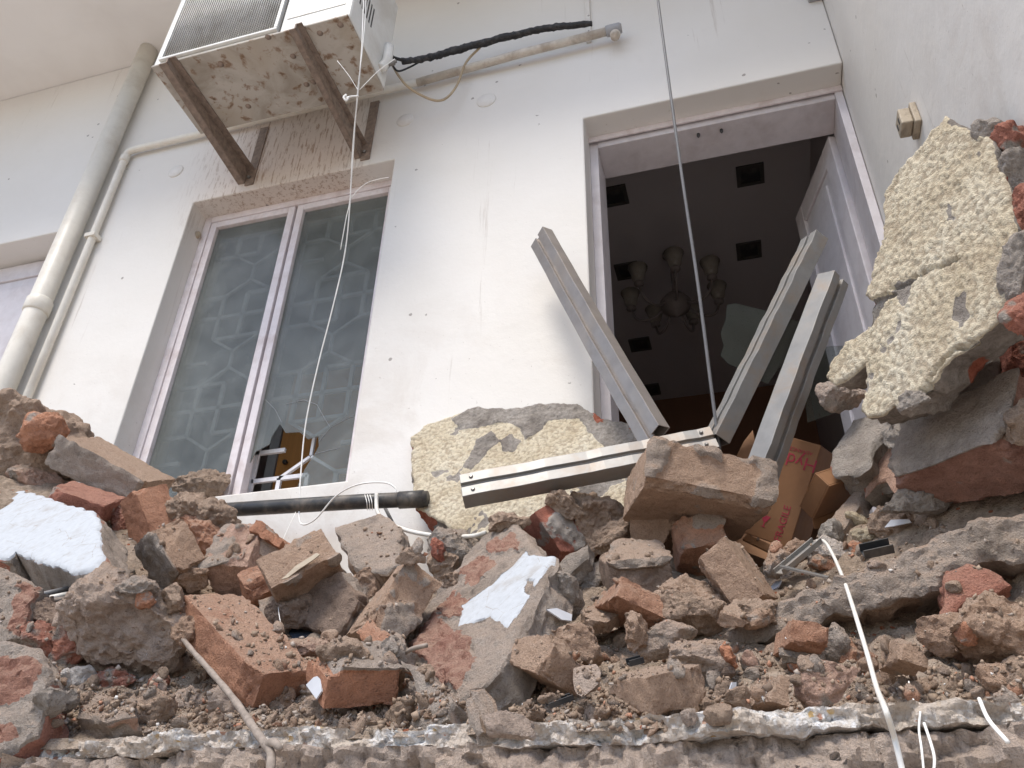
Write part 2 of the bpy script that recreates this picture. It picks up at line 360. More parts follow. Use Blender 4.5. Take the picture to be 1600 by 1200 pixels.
def make_terrazzo():
    m, t, P, N = newmat('terrazzo')
    vec = N('TexCoord').outputs['Object']; nz = noise_(t, N, vec, 11, 6, 0.7)
    add = N('VectorMath', operation='MULTIPLY_ADD'); nn = N('TexNoise', i_Scale=60.0); t.links.new(vec, nn.inputs[0])
    t.links.new(nn.outputs['Color'], add.inputs[0]); add.inputs[1].default_value = (0.01,)*3; t.links.new(vec, add.inputs[2])
    vo = N('TexVoronoi', i_Scale=120.0); t.links.new(add.outputs[0], vo.inputs['Vector'])
    s = N('SeparateColor'); t.links.new(vo.outputs['Color'], s.inputs[0])
    cr = rampnode(N, [(0.0, (0.80, 0.80, 0.80)), (0.5, (0.68, 0.68, 0.69)), (0.72, (0.50, 0.51, 0.53)), (0.82, (0.24, 0.25, 0.27)), (0.87, (0.56, 0.38, 0.17)), (0.90, (0.5, 0.25, 0.18)), (0.93, (0.82, 0.79, 0.75))], 'CONSTANT')
    t.links.new(s.outputs[0], cr.inputs[0])
    edge = math_(t, N, 'GREATER_THAN', vo.outputs['Distance'], 0.52)
    c = mixc(t, N, math_(t, N, 'MULTIPLY', edge, 0.8), cr.outputs[0], (0.62, 0.585, 0.54))
    c = mixc(t, N, math_(t, N, 'MULTIPLY', smooth_(t, N, nz, 0.38, 0.56), 0.9), c, (0.52, 0.44, 0.365))
    t.links.new(c, P.inputs['Base Color']); P.inputs['Roughness'].default_value = 0.95; P.inputs['Specular IOR Level'].default_value = 0.1
    nf = noise_(t, N, vec, 160, 5, 0.75); b = bump_(t, N, vo.outputs['Distance'], 0.8, 0.006); t.links.new(bump_(t, N, nf, 0.8, 0.007, b), P.inputs['Normal']); return m
def make_acbase():
    m, t, P, N = newmat('ac_stained_base'); vec = N('TexCoord').outputs['Object']
    n1 = noise_(t, N, vec, 5, 5, 0.6, 0.8); n2 = noise_(t, N, vec, 21, 5, 0.6, 0.3); n3 = noise_(t, N, vec, 3, 3, 0.5)
    r = rampnode(N, [(0.3, (0.28, 0.24, 0.19)), (0.55, (0.46, 0.425, 0.375))]); t.links.new(n1, r.inputs[0])
    c = mixc(t, N, math_(t, N, 'MULTIPLY', smooth_(t, N, n3, 0.5, 0.7), 0.5), r.outputs[0], (0.36, 0.29, 0.21))
    c = mixc(t, N, math_(t, N, 'MULTIPLY', smooth_(t, N, n2, 0.53, 0.66), 0.8), c, (0.19, 0.10, 0.045))
    c = mixc(t, N, math_(t, N, 'MULTIPLY', smooth_(t, N, n2, 0.65, 0.72), 0.9), c, (0.07, 0.035, 0.018))
    t.links.new(c, P.inputs['Base Color']); P.inputs['Roughness'].default_value = 0.6; return m
MAT = dict(
    rubble=make_rubble(), soil=make_soil(), roughcast=make_roughcast(), wall=make_wall(), terrazzo=make_terrazzo(),
    lilac=simple('lilac_wood_paint', (0.63, 0.59, 0.60), 0.45, var=0.06, dirt=(0.38, 0.31, 0.30), dirtamt=0.3, bump=0.15),
    pink=simple('pink_wood_paint', (0.73, 0.67, 0.675), 0.5, var=0.08, scale=30, dirt=(0.45, 0.34, 0.31), dirtamt=0.45, bump=0.3),
    pvc=simple('cream_pvc', (0.74, 0.70, 0.62), 0.4, var=0.05, dirt=(0.45, 0.37, 0.28), dirtamt=0.35),
    conduit=simple('weathered_conduit', (0.58, 0.53, 0.46), 0.5, var=0.1, dirt=(0.27, 0.2, 0.15), dirtamt=0.6, dscale=9),
    accase=simple('ac_white_enamel', (0.74, 0.735, 0.70), 0.4, var=0.04, dirt=(0.42, 0.36, 0.28), dirtamt=0.35, dscale=4),
    acbottom=make_acbase(),
    acgrille=simple('ac_grille_wire', (0.52, 0.50, 0.46), 0.5, dirt=(0.3, 0.26, 0.21), dirtamt=0.5),
    acdark=simple('ac_coil_dark', (0.075, 0.07, 0.065), 0.7),
    rust=simple('rusty_bracket', (0.23, 0.175, 0.14), 0.75, var=0.35, scale=40, bump=0.4, dirt=(0.3, 0.24, 0.2), dirtamt=0.4, dscale=12),
    rubber=simple('black_foam_tape', (0.022, 0.022, 0.024), 0.55, var=0.4, scale=60, bump=0.6, dirt=(0.3, 0.27, 0.24), dirtamt=0.15, dscale=40),
    tan=simple('tan_cable', (0.42, 0.33, 0.22), 0.5), whitec=simple('white_cable', (0.74, 0.72, 0.67), 0.45, dirt=(0.4, 0.33, 0.25), dirtamt=0.4, dscale=20),
    string=simple('white_string', (0.78, 0.77, 0.74), 0.8), steel=simple('grey_steel_wire', (0.15, 0.15, 0.155), 0.5, 0.0),
    alu=simple('aluminium', (0.27, 0.265, 0.255), 0.5, 0.45, var=0.1, dirt=(0.30, 0.235, 0.18), dirtamt=0.65, dscale=10, bump=0.05),
    aludark=simple('brown_anodised_aluminium', (0.34, 0.305, 0.28), 0.42, 0.6, var=0.12, dirt=(0.4, 0.33, 0.26), dirtamt=0.3),
    screw=simple('screw_steel', (0.22, 0.21, 0.2), 0.4, 0.8),
    card=simple('brown_cardboard', (0.25, 0.125, 0.058), 0.7, var=0.12, scale=14, dirt=(0.2, 0.1, 0.045), dirtamt=0.5, bump=0.2),
    cardedge=simple('cardboard_edge', (0.42, 0.3, 0.19), 0.8), redink=simple('red_ink', (0.34, 0.03, 0.055), 0.7, var=0.25, scale=60),
    purple=simple('purple_paper', (0.47, 0.37, 0.62), 0.6), cream=simple('cream_ceiling_paint', (0.78, 0.755, 0.72), 0.8, var=0.03, scale=2, dirt=(0.55, 0.5, 0.45), dirtamt=0.2, dscale=1.2),
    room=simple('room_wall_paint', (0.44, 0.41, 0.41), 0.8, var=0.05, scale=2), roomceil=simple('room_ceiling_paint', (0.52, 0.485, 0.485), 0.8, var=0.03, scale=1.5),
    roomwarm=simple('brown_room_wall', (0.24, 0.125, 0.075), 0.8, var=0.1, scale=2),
    wood=simple('orange_wood_board', (0.60, 0.27, 0.07), 0.5, var=0.15, scale=5, stretch=(6, 6, 0.6)),
    dark=simple('dark_plastic', (0.03, 0.032, 0.035), 0.45, dirt=(0.3, 0.25, 0.2), dirtamt=0.25), navy=simple('dark_blue_tarpaulin', (0.035, 0.045, 0.065), 0.6, bump=0.5, scale=90),
    black=simple('black_pipe', (0.035, 0.036, 0.038), 0.45, var=0.3, dirt=(0.26, 0.215, 0.17), dirtamt=0.5, dscale=9),
    grille=simple('white_grille_paint', (0.74, 0.72, 0.73), 0.4), brass=simple('dark_brass', (0.2, 0.17, 0.155), 0.5, 0.0),
    shade=simple('amber_glass_shade', (0.30, 0.27, 0.225), 0.25), ground=simple('dusty_street', (0.44, 0.385, 0.33), 0.9, scale=40, var=0.25),
    bark=simple('weathered_twig', (0.27, 0.225, 0.19), 0.9, var=0.3, scale=60, bump=0.6), bakelite=simple('dirty_switch_plastic', (0.40, 0.335, 0.25), 0.6, dirt=(0.15, 0.12, 0.09), dirtamt=0.6, dscale=30),
    flake=simple('white_paint_flake', (0.56, 0.58, 0.62), 0.7, var=0.08), greycast=simple('grey_frame', (0.33, 0.33, 0.34), 0.5),
    glass=make_glass('dusty_window_glass', 0.5, (0.185, 0.195, 0.183)), shard=make_glass('glass_shard', 0.8, (0.06, 0.068, 0.062), 0.15),
)

# ------------------------------------------------------------------ the setting
WY, WT = 2.30, 0.30                       # front of the house wall, its thickness
LZ, SZ, CZ, FZ = 4.505, 2.89, 5.85, 1.85  # lintel, window sill, balcony ceiling, broken slab top
WL, WR, DL, DR = -2.325, -1.281, -0.414, 0.632
g = MB().box((-40, -60, -0.2), (40, 40, 0)).build('ground', MAT['ground']); tag(g, 'grey street surface in front of the house', None, kind='structure')

def wall_with_openings(name, xs, zs, holes, y0, y1, mat):
    v = []; f = []; idx = {}
    def P(x, y, z):
        k = (round(x, 4), round(y, 4), round(z, 4))
        if k not in idx: idx[k] = len(v); v.append((x, y, z))
        return idx[k]
    full = lambda i, j: 0 <= i < len(xs)-1 and 0 <= j < len(zs)-1 and (i, j) not in holes
    for i in range(len(xs)-1):
        for j in range(len(zs)-1):
            if not full(i, j): continue
            a, b, c, d = xs[i], xs[i+1], zs[j], zs[j+1]
            f.append((P(a,y0,c), P(b,y0,c), P(b,y0,d), P(a,y0,d))); f.append((P(a,y1,c), P(a,y1,d), P(b,y1,d), P(b,y1,c)))
            if not full(i-1, j): f.append((P(a,y0,c), P(a,y0,d), P(a,y1,d), P(a,y1,c)))
            if not full(i+1, j): f.append((P(b,y0,c), P(b,y1,c), P(b,y1,d), P(b,y0,d)))
            if not full(i, j-1): f.append((P(a,y0,c), P(a,y1,c), P(b,y1,c), P(b,y0,c)))
            if not full(i, j+1): f.append((P(a,y0,d), P(b,y0,d), P(b,y1,d), P(a,y1,d)))
    me = mesh(name, v, f, mat); fixnormals(me); o = link(name, me)
    b = o.modifiers.new('bevel', 'BEVEL'); b.width = 0.006; b.segments = 2; b.limit_method = 'ANGLE'
    return o
house = wall_with_openings('house_wall', [-5.2, -4.0, -3.085, WL, WR, DL, DR-0.002], [0.0, 1.95, SZ, LZ, CZ-0.003],
                           {(1, 1), (1, 2), (3, 2), (5, 1), (5, 2)}, WY, WY+WT, MAT['wall'])
tag(house, 'white painted house wall with window and open doorway behind the rubble', 'wall')
for px, py, r in ((633, 188, 0.042), (760, 157, 0.046), (275, 268, 0.042)):
    c = at(px, py, WY); MB().lathe((c[0], WY+0.002, c[2]), [(r, 0), (r, 0.004), (r*0.92, 0.007), (0.002, 0.0075)], 28, (0, -1, 0)).build('round_cap', MAT['wall'], house, True)
side = MB().box((DR, 0.75, 0), (DR+0.25, WY+WT, CZ-0.003)).build('side_wall', MAT['wall'], center=False); tag(side, 'cream side wall meeting the house wall at the doorway corner', 'wall')
ceil = MB().box((-5.2, 1.35, CZ), (DR+0.25, WY+WT, CZ+0.16)).build('ceiling', MAT['cream']); tag(ceil, 'pale underside of the balcony above', None, kind='structure')
# room behind the wall
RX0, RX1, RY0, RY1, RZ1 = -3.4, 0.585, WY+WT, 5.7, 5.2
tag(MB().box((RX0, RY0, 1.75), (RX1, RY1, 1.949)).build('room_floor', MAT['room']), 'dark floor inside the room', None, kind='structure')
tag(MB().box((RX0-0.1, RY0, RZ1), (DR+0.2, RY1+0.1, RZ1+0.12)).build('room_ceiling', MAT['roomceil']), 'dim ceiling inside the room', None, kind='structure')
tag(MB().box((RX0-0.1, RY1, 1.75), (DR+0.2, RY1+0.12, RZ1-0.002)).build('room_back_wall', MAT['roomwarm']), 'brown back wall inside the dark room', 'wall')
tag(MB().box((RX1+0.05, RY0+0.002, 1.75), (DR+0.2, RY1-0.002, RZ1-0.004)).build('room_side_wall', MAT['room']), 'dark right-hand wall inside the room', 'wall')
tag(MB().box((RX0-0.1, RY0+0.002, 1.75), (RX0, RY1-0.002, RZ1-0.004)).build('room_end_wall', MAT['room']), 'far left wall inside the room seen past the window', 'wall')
for k, (px, py) in enumerate(((960, 305), (1172, 272), (1170, 390), (980, 422), (1000, 537), (1016, 608))):
    p = atz(px, py, RZ1); s = 0.075
    lab = ('topmost left', 'topmost right', 'second right', 'second left', 'third left', 'farthest left')[k]
    fr = MB()
    for a, b in (((-s, -s), (s, -s*0.72)), ((-s, s*0.72), (s, s)), ((-s, -s*0.72), (-s*0.72, s*0.72)), ((s*0.72, -s*0.72), (s, s*0.72))):
        fr.box((p[0]+a[0], p[1]+a[1], RZ1-0.014), (p[0]+b[0], p[1]+b[1], RZ1-0.001))
    e = empty('downlight', (p[0], p[1], RZ1), f'unlit square downlight on the room ceiling, {lab} one through the doorway', 'ceiling light', 'square downlights on the room ceiling')
    fr.build('frame', MAT['acdark'], e); MB().box((p[0]-s*0.71, p[1]-s*0.71, RZ1-0.008), (p[0]+s*0.71, p[1]+s*0.71, RZ1-0.003)).build('lens', MAT['dark'], e)
# cupboard board seen through the broken pane
a = at(428, 745, 2.85); b = at(520, 600, 2.85)
cb = empty('cupboard', (a[0]+0.3, 3.0, 1.95), 'orange wooden cupboard inside the room, seen through the broken pane', 'cupboard')
MB().box((a[0], 2.85, 1.95), (a[0]+0.62, 3.15, b[2]+0.08)).build('carcass', MAT['wood'], cb, bevel=0.004)
MB().box((a[0]-0.05, 2.846, 1.95), (a[0]-0.004, 3.14, b[2]+0.08)).build('side_panel', MAT['greycast'], cb)
MB().lathe((a[0]+0.05, 2.848, 3.32), [(0.008, 0), (0.012, 0.012), (0.009, 0.02)], 12, (0, -1, 0)).build('knob', MAT['dark'], cb, True)
# chandelier
cc = at(1055, 470, 4.0); ch = empty('chandelier', (cc[0], cc[1], RZ1), 'unlit chandelier with amber glass shades hanging in the dark room', 'chandelier')
MB().tube([(cc[0], cc[1], RZ1), (cc[0], cc[1], cc[2]+0.02)], 0.012).lathe((cc[0], cc[1], RZ1-0.03), [(0.05, 0), (0.05, 0.012), (0.02, 0.029)]).build('stem', MAT['brass'], ch, True)
MB().lathe((cc[0], cc[1], cc[2]-0.09), [(0.004, -0.03), (0.03, -0.01), (0.085, 0.03), (0.095, 0.07), (0.06, 0.12), (0.03, 0.15)], 24).build('bowl', MAT['brass'], ch, True)
for k in range(7):
    a = 2*math.pi*k/7+0.35; d = np.array([math.cos(a), math.sin(a), 0]); base = np.array([cc[0], cc[1], cc[2]-0.02])
    tip = base+d*0.27+np.array([0, 0, 0.03])
    am = MB().tube(spline([base+d*0.05, base+d*0.14+[0, 0, -0.075], base+d*0.235+[0, 0, -0.06], tip], 6), 0.0085, 8).build('arm', MAT['brass'], ch, True)
    MB().lathe(tip, [(0.012, -0.01), (0.03, 0.0), (0.03, 0.012), (0.012, 0.022)], 14).build('socket', MAT['brass'], am, True)
    MB().lathe(tip+[0, 0, 0.014], [(0.02, 0), (0.038, 0.03), (0.045, 0.07), (0.06, 0.115), (0.055, 0.117), (0.04, 0.07), (0.015, 0.006)], 20).build('shade', MAT['shade'], am, True)

# ------------------------------------------------------------------ window
FY = 2.42
win = empty('window', ((WL+WR)/2, FY, SZ), 'two-pane window with peeling pink frame, right pane broken at the bottom', 'window')
def bar(a, b): return MB().box(a, b)
WM = -1.826
for nm, a, b in (('frame', (WL, FY-0.01, SZ), (WL+0.035, FY+0.07, LZ)), ('frame', (WR-0.035, FY-0.01, SZ), (WR, FY+0.07, LZ)),
                 ('frame', (WL+0.035, FY-0.01, LZ-0.035), (WR-0.035, FY+0.07, LZ)), ('frame', (WL+0.035, FY-0.01, SZ), (WR-0.035, FY+0.07, SZ+0.03))):
    bar(a, b).build(nm, MAT['pink'], win, bevel=0.003)
def sash(x0, x1):
    z0, z1 = SZ+0.032, LZ-0.037; s = 0.034
    for a, b in (((x0, FY-0.004, z0), (x0+s, FY+0.04, z1)), ((x1-s, FY-0.004, z0), (x1, FY+0.04, z1)),
                 ((x0+s, FY-0.004, z1-s), (x1-s, FY+0.04, z1)), ((x0+s, FY-0.004, z0), (x1-s, FY+0.04, z0+s*0.6))):
        bar(a, b).build('sash_bar', MAT['pink'], win, bevel=0.003)
    return x0+s-0.004, x1-s+0.004, z0+s*0.6-0.004, z1-s+0.004
gl = sash(WL+0.037, WM-0.007); gr = sash(WM+0.007, WR-0.037)
GY = FY+0.016
pane = MB().box((gl[0], GY, gl[2]), (gl[1], GY+0.004, gl[3])).build('pane', MAT['glass'], win); pane['label'] = 'whole dusty left pane'
def prism(poly3, nrm, th):
    n = len(poly3); nrm = np.asarray(nrm, float); v = [np.asarray(p) for p in poly3]+[np.asarray(p)+nrm*th for p in poly3]
    return v, [tuple(range(n)), tuple(range(2*n-1, n-1, -1))]+[(i, n+i, n+(i+1) % n, (i+1) % n) for i in range(n)]
hole = [(466, 757), (476, 733), (491, 710), (498, 697), (497, 681), (481, 686), (468, 675), (446, 676), (437, 662), (424, 683), (421, 694), (400, 705), (386, 728)]
hp = [at(x, y, GY) for x, y in hole]
hp = [(min(max(p[0], gr[0]), gr[1]), p[2]) for p in hp]
poly = [(gr[0], gr[3]), (gr[1], gr[3]), (gr[1], gr[2]), (hp[0][0], gr[2])]+hp[:-1]+[(gr[0], hp[-1][1])]
v, f = prism([(x, GY, z) for x, z in poly][::-1], (0, 1, 0), 0.004)
pm = MB().add(v, f).build('pane', MAT['glass'], win); pm['label'] = 'cracked right pane with a jagged hole at the bottom'
for pts in (((448, 447), (470, 470), (505, 490), (535, 503), (572, 537)), ((424, 552), (440, 562), (470, 572), (500, 588), (522, 600)), ((412, 622), (430, 640), (440, 660)), ((495, 632), (508, 655), (516, 668), (498, 690)), ((516, 668), (540, 655), (553, 650)), ((495, 632), (475, 625), (445, 632)), ((492, 709), (530, 700))):
    p3 = [at(x, y, GY-0.001) for x, y in pts]
    if all(gr[0] < p[0] < gr[1] for p in p3): MB().tube(p3, 0.0009, 5).build('crack', MAT['greycast'], win)
# white metal safety grille behind the glass
gm = MB(); GZ = FY+0.075
def gb(x0, z0, x1, z1, t=0.0085):
    d = np.array([x1-x0, z1-z0]); L = np.linalg.norm(d); n = np.array([-d[1], d[0]])/L*t
    c = [(x0-n[0], z0-n[1]), (x0+n[0], z0+n[1]), (x1+n[0], z1+n[1]), (x1-n[0], z1-n[1])]
    gm.hexa([(c[0][0], GZ, c[0][1]), (c[3][0], GZ, c[3][1]), (c[3][0], GZ+0.012, c[3][1]), (c[0][0], GZ+0.012, c[0][1]),
             (c[1][0], GZ, c[1][1]), (c[2][0], GZ, c[2][1]), (c[2][0], GZ+0.012, c[2][1]), (c[1][0], GZ+0.012, c[1][1])])
cw, rh = (WR-WL-0.08)/8, 0.125; x_0 = WL+0.04
nr = int((LZ-SZ-0.06)/rh)
for i in range(9): 
    for j in range(nr):
        z = SZ+0.03+j*rh; x = x_0+i*cw
        if i % 4 == 2 and j % 4 in (1, 2): continue
        if i in (0, 8) or i % 2 == 0 or j % 4 in (0, 3): gb(x, z, x, z+rh)
for j in range(nr+1):
    z = SZ+0.03+j*rh
    for i in range(8):
        if j % 4 == 2 and i % 4 in (1, 2): continue
        if (i+j) % 3 != 1 or j % 4 == 0: gb(x_0+i*cw, z, x_0+(i+1)*cw, z)
for j in range(0, nr-3, 4):
    for i in (2, 6):
        x = x_0+i*cw; z = SZ+0.03+(j+2)*rh
        for sx_, sz_ in ((-1, -1), (1, -1), (-1, 1), (1, 1)): gb(x, z+sz_*rh*0.35, x+sx_*cw, z+sz_*rh, 0.006)
        gb(x, z-rh*0.35, x, z+rh*0.35, 0.006)
gm.build('grille', MAT['grille'], win)
lk = at(309, 370, FY-0.02); MB().lathe(lk, [(0.012, 0), (0.02, 0.008), (0.02, 0.02), (0.008, 0.03)], 12, (0.3, -1, 0)).build('hinge_pin', MAT['bakelite'], win, True)

# ------------------------------------------------------------------ doorway with its frame and the open leaf
dfr = empty('door_frame', ((DL+DR)/2, 2.43, 1.95), 'pink and lilac timber frame lining the open doorway', 'door frame')
MB().box((DL, 2.43, 1.95), (DL+0.036, WY+WT+0.01, LZ)).build('jamb', MAT['lilac'], dfr, bevel=0.003)
MB().box((DR-0.034, 2.415, 1.95), (DR-0.003, WY+WT+0.01, LZ)).build('jamb', MAT['lilac'], dfr, bevel=0.003)
MB().box((DL+0.036, 2.425, LZ-0.055), (DR-0.034, WY+WT+0.01, LZ)).build('head', MAT['lilac'], dfr, bevel=0.003)
MB().box((DL, 2.407, LZ-0.03), (DR-0.003, 2.414, LZ-0.001)).build('head_trim', MAT['pink'], dfr)
for px, py in ((1091, 210), (1127, 203)):
    p = atz(px, py, LZ-0.056); MB().lathe((p[0], min(max(p[1], 2.45), 2.58), LZ-0.055), [(0.007, 0), (0.007, 0.012), (0.003, 0.02)], 10, (0, 0, -1)).build('bolt_hole', MAT['dark'], dfr)
def door_leaf(name, hinge, tip, z0, z1, th, label, rails):
    h = np.array(hinge, float); d = np.array(tip, float)-h; L = np.linalg.norm(d); d /= L; n = np.array([-d[1], d[0]])
    e = empty(name, (h[0], h[1], z0), label, 'door')
    def slab(u0, u1, a, b, t0, t1, nm, mat, par=None):
        c = [(*(h+d*u+n*t), z) for z in (a, b) for u, t in ((u0, t0), (u1, t0), (u1, t1), (u0, t1))]
        return MB().hexa(c).build(nm, mat, par or e, bevel=0.004)
    s = 0.085
    slab(0, s, z0, z1, -th/2, th/2, 'stile', MAT['lilac']); slab(L-s, L, z0, z1, -th/2, th/2, 'stile', MAT['lilac'])
    for k, z in enumerate(rails):
        slab(s+0.0005, L-s-0.0005, z, z+0.1, -th/2+0.001, th/2-0.001, 'rail', MAT['lilac'])
        if k < len(rails)-1:
            pn = slab(s+0.001, L-s-0.001, z+0.1, rails[k+1], -th/2+0.012, th/2-0.012, 'panel', MAT['lilac'])
            slab(s+0.05, L-s-0.05, z+0.15, rails[k+1]-0.05, -th/2+0.004, th/2-0.004, 'raised_field', MAT['lilac'], pn)
    return e
door_leaf('door', (0.590, 2.615), (0.455, 3.08), 1.96, LZ-0.06, 0.036, 'lilac panelled door leaf standing open inside the doorway', [1.96, 2.75, 3.35, LZ-0.161])
door_leaf('door', (-3.95, 2.46), (-3.09, 2.46), 1.96, LZ-0.02, 0.036, 'closed lilac panelled door at the far left beside the drain pipe', [1.96, 2.75, 3.35, LZ-0.121])

# ------------------------------------------------------------------ pipes, air conditioner, cables on the wall
dp = empty('drain_pipe', (-2.945, WY-0.062, 1.9), 'thick cream drain pipe running down the wall at the left', 'pipe')
MB().tube([(-2.945, WY-0.062, 1.7), (-2.945, WY-0.062, CZ-0.002)], 0.05, 28).build('pipe_run', MAT['pvc'], dp, True)
cz = at(75, 487, WY-0.06)[2]
MB().lathe((-2.945, WY-0.062, cz), [(0.052, 0), (0.057, 0.008), (0.057, 0.07), (0.052, 0.078)], 28).build('collar', MAT['pvc'], dp, True)
PZ = 4.985
cp = empty('conduit_pipe', (-2.83, WY-0.03, 1.9), 'slim cream conduit beside the drain pipe turning right below the air conditioner', 'pipe')
MB().tube([(-2.83, WY-0.03, 1.7), (-2.83, WY-0.03, PZ-0.06)]+spline([(-2.83, WY-0.03, PZ-0.05), (-2.822, WY-0.03, PZ-0.012), (-2.785, WY-0.03, PZ)], 5)+[(-2.0, WY-0.028, PZ), (-1.2, WY-0.032, PZ-0.006)], 0.0185, 16).build('pipe_run', MAT['pvc'], cp, True)
MB().tube([(-1.2, WY-0.032, PZ-0.006), (-0.7, WY-0.05, PZ), (-0.26, WY-0.055, PZ+0.004)], 0.0195, 16).build('weathered_run', MAT['conduit'], cp, True)
MB().lathe((-0.285, WY-0.055, PZ+0.004), [(0.024, 0), (0.026, 0.01), (0.026, 0.06), (0.02, 0.07)], 16, (1, 0, 0)).build('end_cap', MAT['greycast'], cp, True)
MB().lathe((-0.245, WY-0.055, PZ-0.03), [(0.02, 0), (0.024, 0.01), (0.02, 0.05)], 14, (0, -0.4, -1)).build('elbow', MAT['conduit'], cp, True)
MB().box((-2.86, WY-0.055, 4.36), (-2.80, WY-0.002, 4.385)).build('pipe_clip', MAT['pvc'], cp, bevel=0.003)
MB().lathe((-2.83, WY-0.03, PZ-0.085), [(0.02, 0), (0.023, 0.005), (0.023, 0.04), (0.02, 0.045)], 16).build('collar', MAT['pvc'], cp, True)
tr = MB().box((at(918, 10, WY)[0]-0.012, WY-0.014, PZ+0.03), (at(918, 10, WY)[0]+0.012, WY-0.001, CZ-0.01)).build('cable_trunking', MAT['wall'], bevel=0.002); tag(tr, 'thin white trunking strip rising above the end of the conduit', 'trunking')

AX0, AX1, AY0, AY1, AZ = -2.16, -1.235, 1.675, 2.05, 4.65
ac = empty('air_conditioner', ((AX0+AX1)/2, (AY0+AY1)/2, AZ), 'old white outdoor air conditioner with rust-stained base on the wall', 'air conditioner')
AH = 0.62
GX1 = -1.58
c = MB().box((AX0, AY0+0.012, AZ+0.012), (AX1, AY1, AZ+AH)); cas = c.build('casing', MAT['accase'], ac, bevel=0.012)
bpl = MB().box((AX0+0.004, AY0+0.004, AZ), (AX1-0.004, AY1-0.002, AZ+0.0115)).build('base_plate', MAT['acbottom'], ac, bevel=0.003)
MB().box((AX0+0.05, AY0+0.0095, AZ+0.05), (GX1, AY0+0.0115, AZ+AH-0.05)).build('coil', MAT['acdark'], ac)
gw = MB(); n = 46
for k in range(n):
    x = AX0+0.058+(GX1-AX0-0.066)*k/(n-1); gw.tube([(x, AY0+0.002, AZ+0.045), (x, AY0+0.002, AZ+AH-0.05)], 0.0028, 6)
for k in range(40):
    z = AZ+0.05+k*0.013; gw.tube([(AX0+0.052, AY0+0.005, z), (GX1, AY0+0.005, z)], 0.0016, 5)
gw.build('grille', MAT['acgrille'], ac, True)
rim = MB()
for a, b in (((AX0+0.035, AZ+0.03), (GX1+0.02, AZ+0.044)), ((GX1+0.004, AZ+0.0445), (GX1+0.02, AZ+AH-0.05)), ((AX0+0.035, AZ+0.0445), (AX0+0.05, AZ+AH-0.05))):
    rim.box((a[0], AY0-0.003, a[1]), (b[0], AY0+0.0115, b[1]))
rim.build('grille_rim', MAT['accase'], ac, bevel=0.003)
MB().box((GX1+0.05, AY0+0.009, AZ+0.1), (AX1-0.03, AY0+0.0117, AZ+0.42)).build('service_label', MAT['accase'], cas)
MB().box((GX1+0.026, AY0+0.006, AZ+0.002), (GX1+0.031, AY0+0.0119, AZ+AH-0.01)).build('panel_joint', MAT['acdark'], cas)
for k in range(6):
    MB().box((AX1-0.0005, AY0+0.06+k*0.022, AZ+0.17), (AX1+0.0015, AY0+0.068+k*0.022, AZ+0.3)).build('louvre_slot', MAT['acdark'], cas)
for px, py in ((458, 88), (419, 58), (345, 101), (479, 132), (388, 166), (500, 52), (532, 39), (490, 128)):
    p = atz(px, py, AZ); MB().lathe((p[0], p[1], AZ-0.0005), [(0.013, 0), (0.011, 0.003), (0.006, 0.006)], 14, (0, 0, -1)).build('base_screw', MAT['rust'], bpl)
MB().tube(spline([(AX1+0.002, AY1-0.07, AZ+0.06), (AX1+0.02, AY1-0.06, AZ+0.12), (AX1+0.012, AY1-0.05, AZ+0.24)], 6), 0.022, 12).build('valve_cover', MAT['accase'], ac, True)
MB().lathe((AX1, AY1-0.06, AZ+0.09), [(0.014, 0), (0.014, 0.03), (0.009, 0.032), (0.009, 0.06)], 10, (1, 0, 0)).build('valve', MAT['screw'], ac)
MB().lathe((AX1, AY1-0.03, AZ+0.15), [(0.012, 0), (0.012, 0.03), (0.007, 0.05)], 10, (1, 0, 0)).build('valve', MAT['screw'], ac)
for x, lab, s in ((-2.055, 'left rusty bracket arm under the air conditioner', 1), (-1.455, 'right rusty bracket arm under the air conditioner', -1)):
    e = empty('wall_bracket', (x, WY, 4.6), lab, 'bracket', 'brackets under the air conditioner')
    w_ = 0.036 if s > 0 else 0.026
    y0, y1 = AY0-0.018, WY-0.002
    zt = AZ-0.0015
    MB().hexa([(x-0.003, y0, zt-0.03), (x+0.003, y0, zt-0.03), (x+0.003, y1, zt-0.085), (x-0.003, y1, zt-0.085), (x-0.003, y0, zt), (x+0.003, y0, zt), (x+0.003, y1, zt), (x-0.003, y1, zt)]).build('web', MAT['rust'], e)
    MB().hexa([(x+0.0035, y0, zt-0.004), (x+w_, y0, zt-0.004), (x+w_, y1, zt-0.004), (x+0.0035, y1, zt-0.004), (x+0.0035, y0, zt), (x+w_, y0, zt), (x+w_, y1, zt), (x+0.0035, y1, zt)]).build('top_flange', MAT['rust'], e)
    MB().hexa([(x-w_, y0, zt-0.034), (x-0.0005, y0, zt-0.034), (x-0.0005, y1, zt-0.089), (x-w_, y1, zt-0.089), (x-w_, y0, zt-0.030), (x-0.0005, y0, zt-0.030), (x-0.0005, y1, zt-0.085), (x-w_, y1, zt-0.085)]).build('bottom_flange', MAT['rust'], e)
    MB().box((x+0.004, WY-0.007, zt-0.11), (x+0.05, WY-0.0015, zt+0.3)).build('wall_leg', MAT['rust'], e)
    MB().lathe((x+0.02, WY-0.007, zt-0.06), [(0.009, 0), (0.009, 0.008), (0.004, 0.012)], 6, (0, -1, 0)).build('bolt', MAT['screw'], e)

